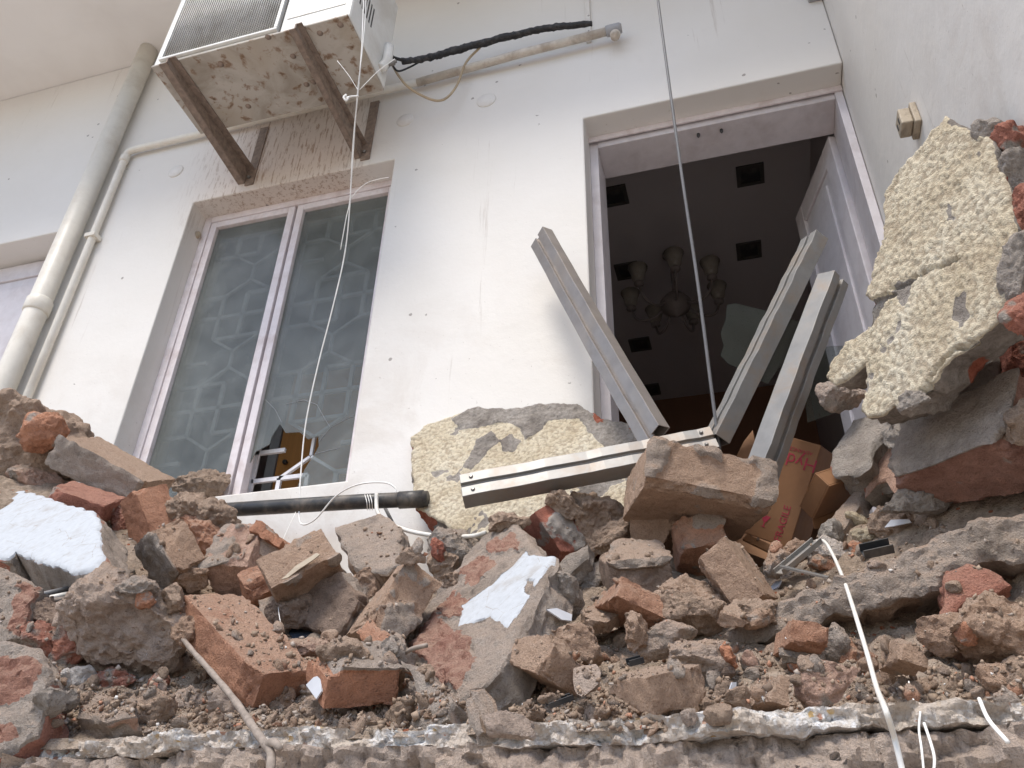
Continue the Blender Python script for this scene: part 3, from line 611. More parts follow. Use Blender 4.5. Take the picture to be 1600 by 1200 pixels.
def cable(name, px, r, mat, label, cat, n=8, smooth=True, group=None):
    p = spline([at(*q) for q in px], n); o = MB().tube(p, r, 8).build(name, mat, smooth=True); return tag(o, label, cat, group)
def noisy_tube(p, r, seed, amp, n=14):
    b = MB().tube(p, r, n); v = np.array(b.v); c = np.repeat(np.array(p), n, 0)
    m = min(len(c), len(v)); d = fbm(v[:m]*55, seed, 3); v[:m] = c[:m]+(v[:m]-c[:m])*(1+amp*d[:, None]); b.v = [tuple(q) for q in v]; return b
bp = spline([at(*q) for q in ((628, 96, 2.10), (662, 92, 2.14), (700, 82, 2.19), (770, 63, 2.215), (850, 45, 2.225), (925, 37, 2.235))], 26)
bl = noisy_tube(bp, [0.013+0.0045*math.sin(math.pi*i/len(bp)) for i in range(len(bp))], 5, 0.45).build('insulated_pipe', MAT['rubber'], smooth=True); tag(bl, 'black taped refrigerant pipe running from the air conditioner along the wall', 'pipe')
cable('cable', ((588, -20, 2.04), (598, 30, 2.05), (604, 80, 2.06), (630, 128, 2.13), (665, 152, 2.2), (692, 156, 2.22), (713, 135, 2.24), (728, 98, 2.24), (752, 72, 2.23)), 0.0058, MAT['tan'], 'tan cable hanging in a loop beside the air conditioner', 'cable')
cable('cable', ((600, 72, 2.05), (612, 88, 2.06), (632, 95, 2.1)), 0.0075, MAT['rubber'], 'short black cable between the valve and the taped pipe', 'cable')
cable('cable', ((612, 100, 2.07), (622, 111, 2.09), (640, 105, 2.13), (655, 97, 2.15)), 0.0045, MAT['rubber'], 'thin black cable drooping under the taped pipe', 'cable')
cable('steel_cable', ((990, -352, 1.64), (1024, -40, 1.72), (1028, 0, 1.73), (1062, 250, 1.82), (1090, 440, 1.90), (1112, 610, 1.97), (1126, 716, 2.02)), [0.0048]*49, MAT['steel'], 'taut grey cable hanging in front of the doorway', 'cable')
# white strings
se = empty('string_bundle', at(470, 800, 2.0), 'white strings hanging from above past the window to the rubble', 'string')
def strand(px, r): MB().tube(spline([at(*q) for q in px], 7), r, 6).build('strand', MAT['string'], se, True)
strand(((582, -315, 1.38), (569, -20, 1.62), (566, 60, 1.66), (560, 140, 1.72), (552, 220, 1.85), (546, 330, 1.98), (538, 400, 2.05), (520, 480, 2.09), (497, 570, 2.12), (478, 660, 2.14), (470, 740, 2.14), (467, 790, 2.13)), 0.0023)
strand(((585, -315, 1.38), (573, -20, 1.62), (567, 70, 1.66), (558, 150, 1.73), (548, 300, 1.96), (541, 340, 2.0), (532, 390, 2.04)), 0.0016)
strand(((548, 310, 1.96), (560, 296, 1.96), (575, 285, 1.96), (592, 280, 1.97), (608, 277, 1.98)), 0.0012)
strand(((562, 140, 1.72), (590, 112, 1.72), (617, 92, 1.72)), 0.0015); strand(((560, 142, 1.72), (545, 118, 1.70), (527, 95, 1.69)), 0.0012)
strand(((560, 150, 1.73), (548, 151, 1.73), (541, 153, 1.72)), 0.004); strand(((541, 148, 1.72), (537, 152, 1.715), (541, 157, 1.72), (545, 152, 1.72)), 0.004)
strand(((467, 790, 2.13), (470, 818, 2.10), (492, 812, 2.08), (525, 775, 2.06), (560, 757, 2.04), (600, 754, 2.03), (617, 762, 2.03), (619, 770, 2.03)), 0.0026)
strand(((462, 800, 2.05), (440, 850, 1.98), (432, 900, 1.85), (436, 960, 1.62), (444, 985, 1.58)), 0.0009)
for k in range(3): strand(((570+k*4, 773, 2.02), (573+k*4, 784, 1.995), (574+k*4, 797, 2.02)), 0.0012)
# socket on the side wall, grey strip in the corner
so = atx(1433, 188, DR-0.001); sk = empty('switch_box', (DR, so[1], so[2]), 'broken switch box hanging on the side wall above the big plaster slab', 'switch box')
MB().box((DR-0.018, so[1]-0.035, so[2]-0.04), (DR-0.0008, so[1]+0.035, so[2]+0.04)).build('back_plate', MAT['bakelite'], sk, bevel=0.003)
MB().box((DR-0.05, so[1]-0.028, so[2]-0.03), (DR-0.0185, so[1]+0.03, so[2]+0.03)).build('socket_body', MAT['bakelite'], sk, bevel=0.004)
for a in (-0.012, 0.012): MB().box((DR-0.0515, so[1]+a-0.004, so[2]-0.012), (DR-0.0502, so[1]+a+0.004, so[2]+0.008)).build('contact', MAT['dark'], sk)
cs = MB().box((DR-0.06, 2.255, 4.93), (DR-0.0035, WY-0.0005, CZ-0.005)).build('corner_strip', MAT['greycast'], bevel=0.004); tag(cs, 'grey boxed strip running up the corner above the doorway', 'trunking')

# ------------------------------------------------------------------ broken floor slab and the heap
lw = MB().box((-5.2, 1.62, 0), (DR-0.002, 1.9, FZ-0.30)).build('lower_wall', MAT['wall'], center=False); tag(lw, 'lower storey wall under the broken floor slab', 'wall')
def ledge(name, zt, zb, y_front, amp, mat, seed, step=0.007, rows=16, parent=None, back=2.298, chips=0.0):
    xs = np.arange(-3.3, DR-0.003, step); prof = []
    for k in range(3): prof.append((back-(back-y_front-0.06)*k/3, zt, 0.0))
    for k in range(6): prof.append((y_front+0.06-0.06*k/6, zt, 0.35+0.11*k))
    for k in range(rows+1): prof.append((y_front, zt-(zt-zb)*k/rows, 1.0))
    for k in range(1, 5): prof.append((y_front+0.1*k, zb, 0.6))
    prof = np.array(prof); nx, nr_ = len(xs), len(prof)
    X = np.repeat(xs, nr_); Y = np.tile(prof[:, 0], nx); Z = np.tile(prof[:, 1], nx); A = np.tile(prof[:, 2], nx)
    p = np.stack([X, Y, Z], 1)
    d = fbm(p*np.array([4, 4, 7]), seed, 5, 0.6)*0.10+fbm(p*38, seed+3, 4, 0.65)*0.03+np.abs(fbm(p*15, seed+9, 4))*0.035+fbm(p*80, seed+5, 3)*0.016
    if chips: k1, k2 = cell(p*78, seed+40); d = d+(0.45-k1)*chips+_h(*np.floor(p*78).astype(np.int64).T, 5)*0.002
    Y2 = Y-d*A*amp; Z2 = Z+fbm(p*26, seed+20, 4, 0.6)*0.011*A
    f = (np.arange(nx-1)[:, None]*nr_+np.arange(nr_-1)[None, :]).ravel()
    q = np.stack([f, f+1, f+nr_+1, f+nr_], 1)
    me = mesh(name, np.stack([X, Y2, Z2], 1), q, mat, True, None, 28)
    return link(name, me, parent)
fs = empty('floor_slab', (-1, 1.3, FZ-0.3), 'snapped-off balcony floor slab with a white terrazzo edge under the rubble', 'slab')
ledge('terrazzo_layer', FZ, FZ-0.028, 1.20, 0.6, MAT['terrazzo'], 3, step=0.0042, rows=9, parent=fs, chips=0.008)
lo_ = ledge('mortar_bed', FZ-0.0285, FZ-0.30, 1.195, 0.85, MAT['rubble'], 11, step=0.006, rows=40, parent=fs); lo_['tint'] = (0.58, 0.49, 0.425); lo_['dust'] = 0.35

CP = [(60,1150,1.22),(400,1140,1.22),(800,1130,1.22),(1200,1118,1.22),(1590,1105,1.22),(-250,1160,1.22),
      (0,1000,1.36),(200,1040,1.42),(420,1050,1.45),(620,1070,1.42),(820,1070,1.42),(1000,1060,1.40),(1200,1050,1.36),(1400,1040,1.34),(1590,1020,1.34),
      (60,880,1.62),(250,950,1.64),(450,960,1.70),(640,960,1.72),(850,970,1.68),(1000,970,1.64),(1200,960,1.60),(1400,945,1.56),(1590,930,1.50),
      (0,720,1.90),(150,800,1.88),(320,870,1.90),(500,900,1.92),(640,905,1.92),(800,890,1.93),(1000,880,1.90),(1180,890,1.84),(1350,850,1.80),(1500,810,1.70),(1600,800,1.62),
      (20,665,2.08),(130,730,2.06),(260,815,2.05),(450,885,2.06),(640,890,2.06),(820,860,2.08),(1000,830,2.06),(1180,868,2.0),(1330,790,2.0),(1450,700,1.92),(1600,640,1.84)]
ctl = np.array([at(*q) for q in CP])
back = [(-3.2, 2.29, 2.75), (-2.6, 2.29, 2.8), (-2.1, 2.29, 2.62), (-1.7, 2.29, 2.45), (-1.2, 2.29, 2.42), (-0.7, 2.29, 2.45), (-0.2, 2.29, 2.4), (0.2, 2.29, 2.38), (0.6, 2.29, 2.5), (-3.2, 1.25, 1.87), (-3.3, 1.75, 2.45)]
ctl = np.vstack([ctl, np.array(back)])
def _tps(r): return np.where(r > 1e-9, r*r*np.log(np.maximum(r, 1e-9)), 0)
_n = len(ctl); _K = _tps(np.linalg.norm(ctl[:, None, :2]-ctl[None, :, :2], axis=2))+np.eye(_n)*2e-3
_P = np.c_[np.ones(_n), ctl[:, :2]]; _S = np.zeros((_n+3, _n+3)); _S[:_n, :_n] = _K; _S[:_n, _n:] = _P; _S[_n:, :_n] = _P.T
_W = np.linalg.solve(_S, np.r_[ctl[:, 2], 0, 0, 0])
def heap(x, y):
    x = np.asarray(x, float); y = np.asarray(y, float); q = np.stack([x.ravel(), y.ravel()], 1)
    r = _tps(np.linalg.norm(q[:, None]-ctl[None, :, :2], axis=2))@_W[:_n]+_W[_n]+q@_W[_n+1:]
    return np.maximum(r, FZ+0.004).reshape(x.shape)
SINK = 0.06
def surf(px, py):
    """world Y where the ray of a picture point meets the heap"""
    d = ray(px, py); t = np.linspace(1.1, 2.29, 240)/d[1]
    p = O+t[:, None]*d; hit = np.where(p[:, 2] < heap(p[:, 0], p[:, 1]))[0]
    if len(hit): return p[hit[0], 1]
    k = np.argmin(p[:, 2]-heap(p[:, 0], p[:, 1])); return min(p[k, 1], 2.12)
gx = np.arange(-3.3, DR-0.004, 0.0085); gy = np.arange(1.195, 2.2985, 0.0085)
GX, GYY = np.meshgrid(gx, gy, indexing='ij'); hz = heap(GX, GYY)
p3 = np.stack([GX.ravel(), GYY.ravel(), hz.ravel()], 1)
c1, c2 = cell(p3*np.array([17, 17, 17.]), 4); c3, c4 = cell(p3*43.0, 8)
lump = fbm(p3*6, 1, 4)*0.035+(c2-c1)*0.016+(0.5-c1)*0.014+(0.5-c3)*0.009+fbm(p3*70, 9, 3)*0.005
edge = np.clip((p3[:, 1]-1.195)/0.09, 0, 1)
zz = hz.ravel()-SINK*edge+np.maximum(lump, -0.01)*(0.35+0.65*edge)
zz = np.maximum(zz, FZ+0.002+0.006*fbm(p3*40, 2, 3)); front = p3[:, 1] < 1.199; zz = np.where(front, FZ-0.012, zz)
# real relief: also push sideways a little so that clods overhang
px_ = p3[:, 0]+fbm(p3*24, 31, 3)*0.012; py_ = p3[:, 1]+fbm(p3*24, 33, 3)*0.012*edge+np.abs(fbm(p3*11, 37, 4, 0.6))*0.05*(1-edge)
px_ = np.minimum(px_, DR-0.004); py_ = np.minimum(py_, 2.2985)
nx, ny = GX.shape
ff = (np.arange(nx-1)[:, None]*ny+np.arange(ny-1)[None, :]).ravel()
so_ = link('rubble_soil', mesh('rubble_soil', np.stack([px_, py_, zz], 1), np.stack([ff, ff+ny, ff+ny+1, ff+1], 1), MAT['soil'], True))
tag(so_, 'brown crumbled mortar and soil filling the rubble heap', 'soil', kind='stuff')
def ground_z(x, y):
    i = int(np.clip(round((x-gx[0])/0.0085), 0, nx-1)); j = int(np.clip(round((y-gy[0])/0.0085), 0, ny-1)); return zz[i*ny+j]

# ------------------------------------------------------------------ rubble pieces
_grid = {}
def cubegrid(a, b, c):
    key = (a, b, c)
    if key in _grid: return _grid[key]
    vs = []; fs_ = []; n0 = 0
    for ax, (u, v_) in ((0, (1, 2)), (1, (2, 0)), (2, (0, 1))):
        nu, nv = key[u], key[v_]
        U, V = np.meshgrid(np.linspace(-0.5, 0.5, nu+1), np.linspace(-0.5, 0.5, nv+1), indexing='ij')
        for s in (-0.5, 0.5):
            p = np.zeros((U.size, 3)); p[:, ax] = s; p[:, u] = U.ravel(); p[:, v_] = V.ravel()
            f = (np.arange(nu)[:, None]*(nv+1)+np.arange(nv)[None, :]).ravel()+n0
            q = np.stack([f, f+nv+1, f+nv+2, f+1], 1)
            fs_.append(q if s > 0 else q[:, ::-1]); vs.append(p); n0 += len(p)
    v = np.vstack(vs); f = np.vstack(fs_)
    _, first, inv = np.unique(np.round(v*1e5).astype(np.int64), axis=0, return_index=True, return_inverse=True)
    _grid[key] = (v[first], inv.ravel()[f]); return _grid[key]
def vnormals(v, f):
    a = v[f[:, 2]]-v[f[:, 0]]; b = v[f[:, 3]]-v[f[:, 1]]; n = np.cross(a, b); out = np.zeros_like(v)
    for k in range(4): np.add.at(out, f[:, k], n)
    return out/np.maximum(np.linalg.norm(out, axis=1, keepdims=True), 1e-12)
def brickmesh(name, dims, seed, cuts=4, csize=0.03, rough=0.0016, mfaces=(), mcov=0.6, warp=0.003, res=0.0050):
    """brick-like block: box with snapped corners, pitted faces and mortar still on some faces (axis, side)"""
    dims = np.asarray(dims, float)*1.05; rs = np.random.RandomState(seed)
    n = [int(np.clip(round(d/res), 5, 44)) for d in dims]
    u, f = cubegrid(*n); v = u*dims; t = np.ones(len(v))
    for k in range(cuts):
        sg = rs.choice([-1, 1], 3); wgt = rs.uniform(0.15, 1, 3); wgt[rs.randint(3)] *= rs.choice([0.0, 0.25, 1.0]); nn = sg*wgt/np.maximum(dims, 0.02); nn /= np.linalg.norm(nn)
        hsup = np.abs(nn)@dims/2; d = hsup-rs.uniform(0.35, 1.0)*csize
        dp_ = v@nn; t = np.minimum(t, np.where(dp_ > 1e-6, d/np.maximum(dp_, 1e-6), 1))
    v = v*t[:, None]; brok = (t < 0.998).astype(float)
    nrm = vnormals(v, f); off = seed*3.17
    v = v+np.stack([fbm(v*9+off, seed+k, 2) for k in (1, 2, 3)], 1)*warp
    d = fbm(v*48+off, seed+5, 4, 0.7)*rough*1.7+brok*(fbm(v*30+off, seed+6, 4, 0.66)*0.011)
    edge_d = np.minimum.reduce([np.partition(0.5-np.abs(u), 1, axis=1)[:, 1]*dims.min()*2.2, np.full(len(u), 0.02)])
    d -= np.clip(0.005-edge_d, 0, 1)*(0.25+1.4*np.clip(fbm(v*45+off, seed+8, 3), -0.3, 1))    # worn arrises
    pits = np.clip(vnoise(v*95+off, seed+11)-0.45, 0, 1); d -= pits*0.006
    mort = np.zeros(len(v))
    for ax, sd_, cov in mfaces:
        on = np.clip((u[:, ax]*sd_-0.5)*dims[ax]/0.004+1, 0, 1)
        m = np.clip((fbm(v*15+off, seed+21+ax, 4)+(cov*1.7-0.8))*5, 0, 1)*on
        d += m*(0.006+0.008*np.clip(fbm(v*38+off, seed+31, 4)+0.35, 0, 1.2)); mort = np.maximum(mort, m)
    mort = np.maximum(mort, np.clip((fbm(v*16+off, seed+41, 4)-0.22)*2, 0, 0.55))
    v = v+nrm*d[:, None]
    return mesh(name, v, f, MAT['rubble'], True, {'mort': mort, 'pnt': np.zeros(len(v))}, 32)
def rockmesh(name, dims, seed, crumb=0.0, planes=13, mort=0.0, res=0.0048, nmax=54, flat=False):
    """irregular broken lump: many-sided solid roughened with fractal and cellular relief"""
    dims = np.asarray(dims, float); rs = np.random.RandomState(seed)
    n = int(np.clip(round(dims.max()/res), 5, nmax)); u, f = cubegrid(n, n, n)
    dirs = u/np.linalg.norm(u, axis=1, keepdims=True); t = np.full(len(u), 0.62)
    for k in range(planes):
        nn = rs.normal(size=3); nn /= np.linalg.norm(nn); d = rs.uniform(0.36, 0.5); dp_ = dirs@nn
        t = np.minimum(t, np.where(dp_ > 1e-6, d/np.maximum(dp_, 1e-6), 9))
    v = dirs*t[:, None]*dims; nrm = vnormals(v, f); off = seed*1.7; s = dims.mean(); L = 1/max(s, 0.02)
    d = fbm(v*L*2.6+off, seed, 5, 0.62)*s*(0.045+0.13*crumb)+fbm(v*70+off, seed+4, 3, 0.7)*0.0045
    d += fbm(v*26+off, seed+12, 4, 0.65)*0.011*min(1, s/0.09)
    if crumb:
        a1, a2 = cell(v*L*5+off, seed); d += (0.42-a1)*s*0.13*crumb
        b1, b2 = cell(v*60+off, seed+2); d += (0.45-b1)*0.009*crumb*min(1, s/0.06)
    v = v+nrm*d[:, None]
    m = np.clip(mort+fbm(v*L*2+off, seed+7, 3)*0.8*(1 if 0 < mort < 1 else 0), 0, 1)*np.ones(len(v))
    return mesh(name, v, f, MAT['rubble'], not flat, {'mort': m, 'pnt': np.zeros(len(v))}, 0 if flat else 30)
def solve_box(P):
    """three edges at right angles that project onto the given corner and its three neighbours (camera frame, corner at depth 1)"""
    r = np.array([[(x-800)/F, -(y-600)/F, 1.0] for x, y in P]); best = None
    def res(t):
        E = t[:, None]*r[1:]-r[0]; n = E/np.linalg.norm(E, axis=1, keepdims=True)
        return np.array([n[0]@n[1], n[0]@n[2], n[1]@n[2]]), E
    for a in (1.01, 1.05, 1.12):
        for b in (1.01, 1.05, 1.12):
            for c in (1.01, 1.05, 1.12):
                t = np.array([a, b, c]); lam = 1e-2; e, E = res(t)
                for it in range(40):
                    J = np.stack([(res(t+np.eye(3)[k]*1e-5)[0]-e)/1e-5 for k in range(3)], 1)
                    dt = -np.linalg.solve(J.T@J+lam*np.eye(3)*(1+np.diag(J.T@J)), J.T@e); t2 = np.clip(t+dt, 0.9, 1.6)
                    e2, E2 = res(t2)
                    if e2@e2 < e@e: t, e, E, lam = t2, e2, E2, lam*0.4
                    else: lam *= 5
                L = np.linalg.norm(E, axis=1); cost = e@e+0.02*max(0, np.log(L.max()/L.min())-1.5)**2+0.05*(np.minimum(t-1, 0)**2).sum()*100
                if best is None or cost < best[0]: best = (cost, E.copy(), e@e)
    E = best[1]; L = np.linalg.norm(E, axis=1); D = (E/L[:, None]).T
    U_, s_, V_ = np.linalg.svd(D); D0 = U_@V_
    # refine: keep the picture fit but prefer brick-like edge lengths
    pt = np.array(P[1:], float)
    def rot(wv):
        a = np.linalg.norm(wv)
        if a < 1e-12: return np.eye(3)
        k = wv/a; K_ = np.array([[0, -k[2], k[1]], [k[2], 0, -k[0]], [-k[1], k[0], 0]]); return np.eye(3)+math.sin(a)*K_+(1-math.cos(a))*K_@K_
    lref = math.log(0.115/1.95)
    def rs_(q):
        Dn = rot(q[:3])@D0; e = []
        for k in range(3):
            z = r[0]+Dn[:, k]*math.exp(q[3+k]); e += [(800+F*z[0]/z[2]-pt[k, 0])/7, (600-F*z[1]/z[2]-pt[k, 1])/7, (q[3+k]-lref)*1.1]
        return np.array(e)
    q = np.r_[0, 0, 0, np.log(np.clip(L, 0.02, 0.16))]; lam = 1e-2; e = rs_(q)
    for it in range(80):
        J = np.stack([(rs_(q+np.eye(6)[k]*1e-5)-e)/1e-5 for k in range(6)], 1); A_ = J.T@J
        q2 = q-np.linalg.solve(A_+lam*np.diag(np.diag(A_)+1e-9), J.T@e); q2[3:] = np.clip(q2[3:], -5, -1); e2 = rs_(q2)
        if e2@e2 < e@e: q, e, lam = q2, e2, lam*0.4
        else: lam = min(lam*4, 1e8)
    return r[0], rot(q[:3])@D0, np.exp(q[3:])
TINT = dict(OR=(0.60, 0.285, 0.175), RD=(0.46, 0.18, 0.13), PK=(0.60, 0.39, 0.31), TN=(0.52, 0.35, 0.25), BR=(0.40, 0.305, 0.235), GR=(0.50, 0.46, 0.42), DK=(0.23, 0.175, 0.145), PG=(0.55, 0.46, 0.40), WH=(0.66, 0.63, 0.6), CR=(0.62, 0.54, 0.40))
_seed = [100]
def put(name, me, rot, c, tint, dust, label, cat, group=None):
    o = link(name, me, None, c, rot); o['tint'] = TINT[tint] if isinstance(tint, str) else tint; o['dust'] = float(dust)
    return tag(o, label, cat, group)
def B(name, label, P0, P1, P2, P3, tint, dust=0.7, out=0.0, m=(), cov=0.6, cuts=4, cs=0.03, rough=0.0018, lim=(0.035, 0.27), cat='brick', group='bricks on the heap'):
    """m: faces that carry mortar, named by the two edges they hold: '12','13','23'"""
    _seed[0] += 7; sd_ = _seed[0]
    r0, D, L = solve_box((P0, P1, P2, P3)); cen = r0+D@L/2
    wv = M.T@cen; cpx = (800+F*cen[0]/cen[2], 600-F*cen[1]/cen[2]); s = (surf(*cpx)-out-0.042)/wv[1]
    L2 = np.clip(L*s, *lim); corner = O+M.T@(r0*s); Dw = M.T@D; c = corner+Dw@(L2/2); L2 = L2*1.10
    if np.linalg.det(Dw) < 0: Dw = Dw[:, [1, 0, 2]]; L2 = L2[[1, 0, 2]]; mp_ = {0: 1, 1: 0, 2: 2}
    else: mp_ = {0: 0, 1: 1, 2: 2}
    opp = {'12': 2, '13': 1, '23': 0}
    me = brickmesh(name, L2, sd_, cuts, cs, rough, [(mp_[opp[k]], -1, cov) for k in m])
    return put(name, me, Matrix([list(map(float, r_)) for r_ in Dw]), c, tint, dust, label, cat, group)
def Lp(name, label, cx, cy, w_, h_, rot, tint, dust=0.7, out=0.0, crumb=0.3, mort=0.0, depth=None, cat='rubble', group=None, planes=13, yy=None):
    _seed[0] += 7; sd_ = _seed[0]
    d = ray(cx, cy); Y = surf(cx, cy)-out*0.75 if yy is None else yy
    if w_ < 64 and yy is None:                      # small pieces rest on whatever really lies there
        q_ = hitpoint(cx, cy)
        if q_ is not None: Y = q_[0][1]-0.22*min(w_, h_)*(q_[0][1]/d[1])/F*d[1]
    t = Y/d[1]; c = O+d*t; k = t/F
    W, Hh = w_*k*1.26, h_*k*1.26; Dp = depth if depth else (W*Hh)**0.5*0.85
    me = rockmesh(name, (W, Hh, Dp), sd_, crumb, planes, mort)
    a = math.radians(rot); R2 = np.array([[math.cos(a), -math.sin(a), 0], [math.sin(a), math.cos(a), 0], [0, 0, 1]])
    Rw = np.array([M[0], M[1], -M[2]]).T@R2
    return put(name, me, Matrix([list(map(float, r_)) for r_ in Rw]), c, tint, dust, label, cat, group)
def hitpoint(px, py):
    d = Vector(ray(px, py)).normalized(); dg = bpy.context.evaluated_depsgraph_get()
    ok, loc, nr_, i_, ob, m_ = SC.ray_cast(dg, Vector(O)+d*0.6, d, distance=3.2)
    return (np.array(loc), nr_, ob.name) if ok and loc.y < 2.2 else None
def inside(poly, p):
    x, y = p[:, 0], p[:, 1]; r = np.zeros(len(p), bool); n = len(poly)
    for i in range(n):
        x0, y0 = poly[i]; x1, y1 = poly[(i+1) % n]
        cnd = ((y0 > y) != (y1 > y)); r ^= cnd & (x < (x1-x0)*(y-y0)/(y1-y0+1e-15)+x0)
    return r
def segdist(poly, p, closed=True):
    best = np.full(len(p), 9.0); n = len(poly)
    for i in range(n if closed else n-1):
        a = np.asarray(poly[i]); b = np.asarray(poly[(i+1) % n]); d = b-a; t = np.clip(((p-a)@d)/(d@d+1e-15), 0, 1)
        best = np.minimum(best, np.linalg.norm(p-(a+t[:, None]*d), axis=1))
    return best
def S(name, label, poly, nrm, thick, tint=None, dust=0.6, out=0.0, Y=None, mat='rubble', step=0.006, jag=0.006, regions=(), cracks=(), front='mort', cat='rubble', group=None, relief=0.003, taper=0.0, nodule=0.0, bevel_mort=True):
    """flat-faced fragment: outline on its own plane, real thickness, broken edges, relief on the face"""
    _seed[0] += 7; sd_ = _seed[0]
    P = np.array(poly, float); cx, cy = P.mean(0)
    Yc = (surf(cx, cy)-out-0.02) if Y is None else Y
    c = at(cx, cy, Yc); n = np.asarray(nrm, float); n /= np.linalg.norm(n)
    def onplane(q): d = ray(*q); return O+d*(((c-O)@n)/(d@n))
    ex = np.cross([0, 0, 1.0], n); ex /= np.linalg.norm(ex); ey = np.cross(n, ex)
    def uv(q): p = onplane(q)-c; return (p@ex, p@ey)
    pl = [uv(q) for q in P]
    # resample and roughen the outline
    out2 = []
    for i in range(len(pl)):
        a = np.array(pl[i]); b = np.array(pl[(i+1) % len(pl)]); k = max(1, int(np.linalg.norm(b-a)/step))
        for j in range(k): out2.append(a+(b-a)*j/k)
    out2 = np.array(out2); z3 = np.c_[out2, np.zeros(len(out2))]
    out2 = out2+np.stack([fbm(z3*26, sd_, 3), fbm(z3*26, sd_+1, 3)], 1)*jag*1.6
    lo, hi = out2.min(0), out2.max(0)
    U, V = np.meshgrid(np.arange(lo[0], hi[0], step), np.arange(lo[1], hi[1], step)); g = np.stack([U.ravel(), V.ravel()], 1)
    g = g+np.random.RandomState(sd_).uniform(-0.3, 0.3, g.shape)*step
    dist = segdist(out2, g); g = g[inside(out2, g) & (dist > step*0.55)]
    nb = len(out2); allp = np.vstack([out2, g])
    r = delaunay_2d_cdt([Vector(p) for p in allp], [(i, (i+1) % nb) for i in range(nb)], [list(range(nb))], 1, 1e-7, False)
    vv = np.array([tuple(p) for p in r[0]]); tris = r[2]
    tris = np.array([t for t in tris if len(t) == 3]); tris = tris[inside(out2, vv[tris].mean(1))]; m_ = len(vv)
    bd = segdist(out2, vv); z3 = np.c_[vv, np.zeros(m_)]
    mort = np.zeros(m_); pnt = np.zeros(m_); brk = np.zeros(m_); cav = np.zeros(m_)
    h = fbm(z3*17, sd_+3, 5, 0.62)*relief*2.0+fbm(z3*75, sd_+4, 3)*relief*0.6
    if front == 'mort': mort[:] = 1
    if nodule:
        a1, a2 = cell(np.c_[vv*92, np.full(m_, 0.5)]+fbm(z3*30, sd_+2, 2)[:, None]*0.5, sd_); b1, b2 = cell(np.c_[vv*140, np.full(m_, 0.5)], sd_+5)
        nod = np.clip(0.62-a1, 0, 1)*1.5+np.clip(0.5-b1, 0, 1)*0.5; h += nod*nodule; cav = np.clip(1-nod*1.5, 0, 1)
    if nodule:
        bald = np.clip((fbm(z3*9+5, sd_+30, 4, 0.6)-0.30)*9, 0, 1); mort = np.maximum(mort, bald); h = h*(1-0.85*bald)-0.003*bald; cav = cav*(1-bald)
    for kind, rp, lift in regions:
        q = np.array([uv(x) for x in rp]); wob = vv+np.stack([fbm(z3*20, sd_+7, 5, 0.65), fbm(z3*20, sd_+8, 5, 0.65)], 1)*(0.026 if kind == 'brick' else 0.012)
        ins = inside(q, wob).astype(float); dd_ = segdist(q, wob); f_ = np.where(ins > 0, np.clip(dd_/0.004+0.5, 0, 1), np.clip(0.5-dd_/0.004, 0, 1))
        if kind == 'paint': pnt = np.maximum(pnt, f_); mort = mort*(1-f_); h = h*(1-f_*0.97)
        elif kind == 'brick': mort = mort*(1-f_); brk = np.maximum(brk, f_); h += f_*fbm(z3*30, sd_+9, 4, 0.65)*0.012
        elif kind == 'mort':
            mort = np.maximum(mort, f_); h = h*(1-f_*0.9)+f_*fbm(z3*32, sd_+9, 4)*0.009; cav = cav*(1-f_); pnt = pnt*(1-f_)
        h += f_*lift
    for cr, wd, dp_ in cracks:
        q = np.array([uv(x) for x in cr]); d_ = segdist(q, vv+np.stack([fbm(z3*45, sd_+13, 3), fbm(z3*45, sd_+14, 3)], 1)*0.008, False); k_ = np.clip(1-d_/wd, 0, 1); h -= k_*dp_; cav = np.maximum(cav, k_)
    h -= np.clip(0.006-bd, 0, 1)*0.7
    front_v = vv[:, 0:1]*ex+vv[:, 1:2]*ey+h[:, None]*n
    # broken side rings and the back
    order = [int(np.argmin(((vv-p)**2).sum(1))) for p in out2]
    rings = []; K = max(2, int(thick/0.012)); base = front_v[order]; c2 = vv[order].mean(0)
    for k in range(1, K+1):
        tt = k/K; q = vv[order]*(1-taper*tt)+c2*taper*tt; qq = np.c_[vv[order], np.full(nb, tt*thick*1.0)]
        off = fbm(qq*24+3, sd_+15, 4)*0.02*min(1, tt*3)+0.004*(k % 2)
        dirv = q-c2; dirv /= np.linalg.norm(dirv, axis=1, keepdims=True); q = q+dirv*off[:, None]
        rings.append(q[:, 0:1]*ex+q[:, 1:2]*ey-n*(tt*thick)+n*(fbm(qq*18, sd_+18, 2)*0.008)[:, None])
    allv = [front_v]+rings; nv_ = m_; F4 = []
    prev = np.array(order)
    for k in range(K):
        cur = np.arange(nb)+nv_; nv_ += nb
        F4 += [(prev[i], prev[(i+1) % nb], cur[(i+1) % nb], cur[i]) for i in range(nb)]; prev = cur
    cb_ = (rings[-1].mean(0)-n*0.012)[None]; allv.append(cb_); ci = nv_
    fl = [tuple(t) for t in tris]+[(a, d, c_, b) for a, b, c_, d in F4]+[(int(prev[i]), ci, int(prev[(i+1) % nb])) for i in range(nb)]
    V_ = np.vstack(allv); ns = len(V_)-m_
    sidep = V_[m_:]
    at_m = np.r_[mort, np.ones(ns) if bevel_mort else np.zeros(ns)]
    bk = np.clip((fbm(sidep*np.array([7, 7, 13.]), sd_+25, 2)-0.02)*6, 0, 1)
    at_b = np.r_[brk, bk if mat == 'roughcast' else np.zeros(ns)]
    if mat == 'rubble' and bevel_mort: at_m[m_:] = 1-bk
    me = mesh(name, V_, fl, MAT[mat], True, {'mort': at_m, 'pnt': np.r_[pnt, np.zeros(ns)], 'brk': at_b, 'cav': np.r_[cav, np.zeros(ns)]})
    fixnormals(me)
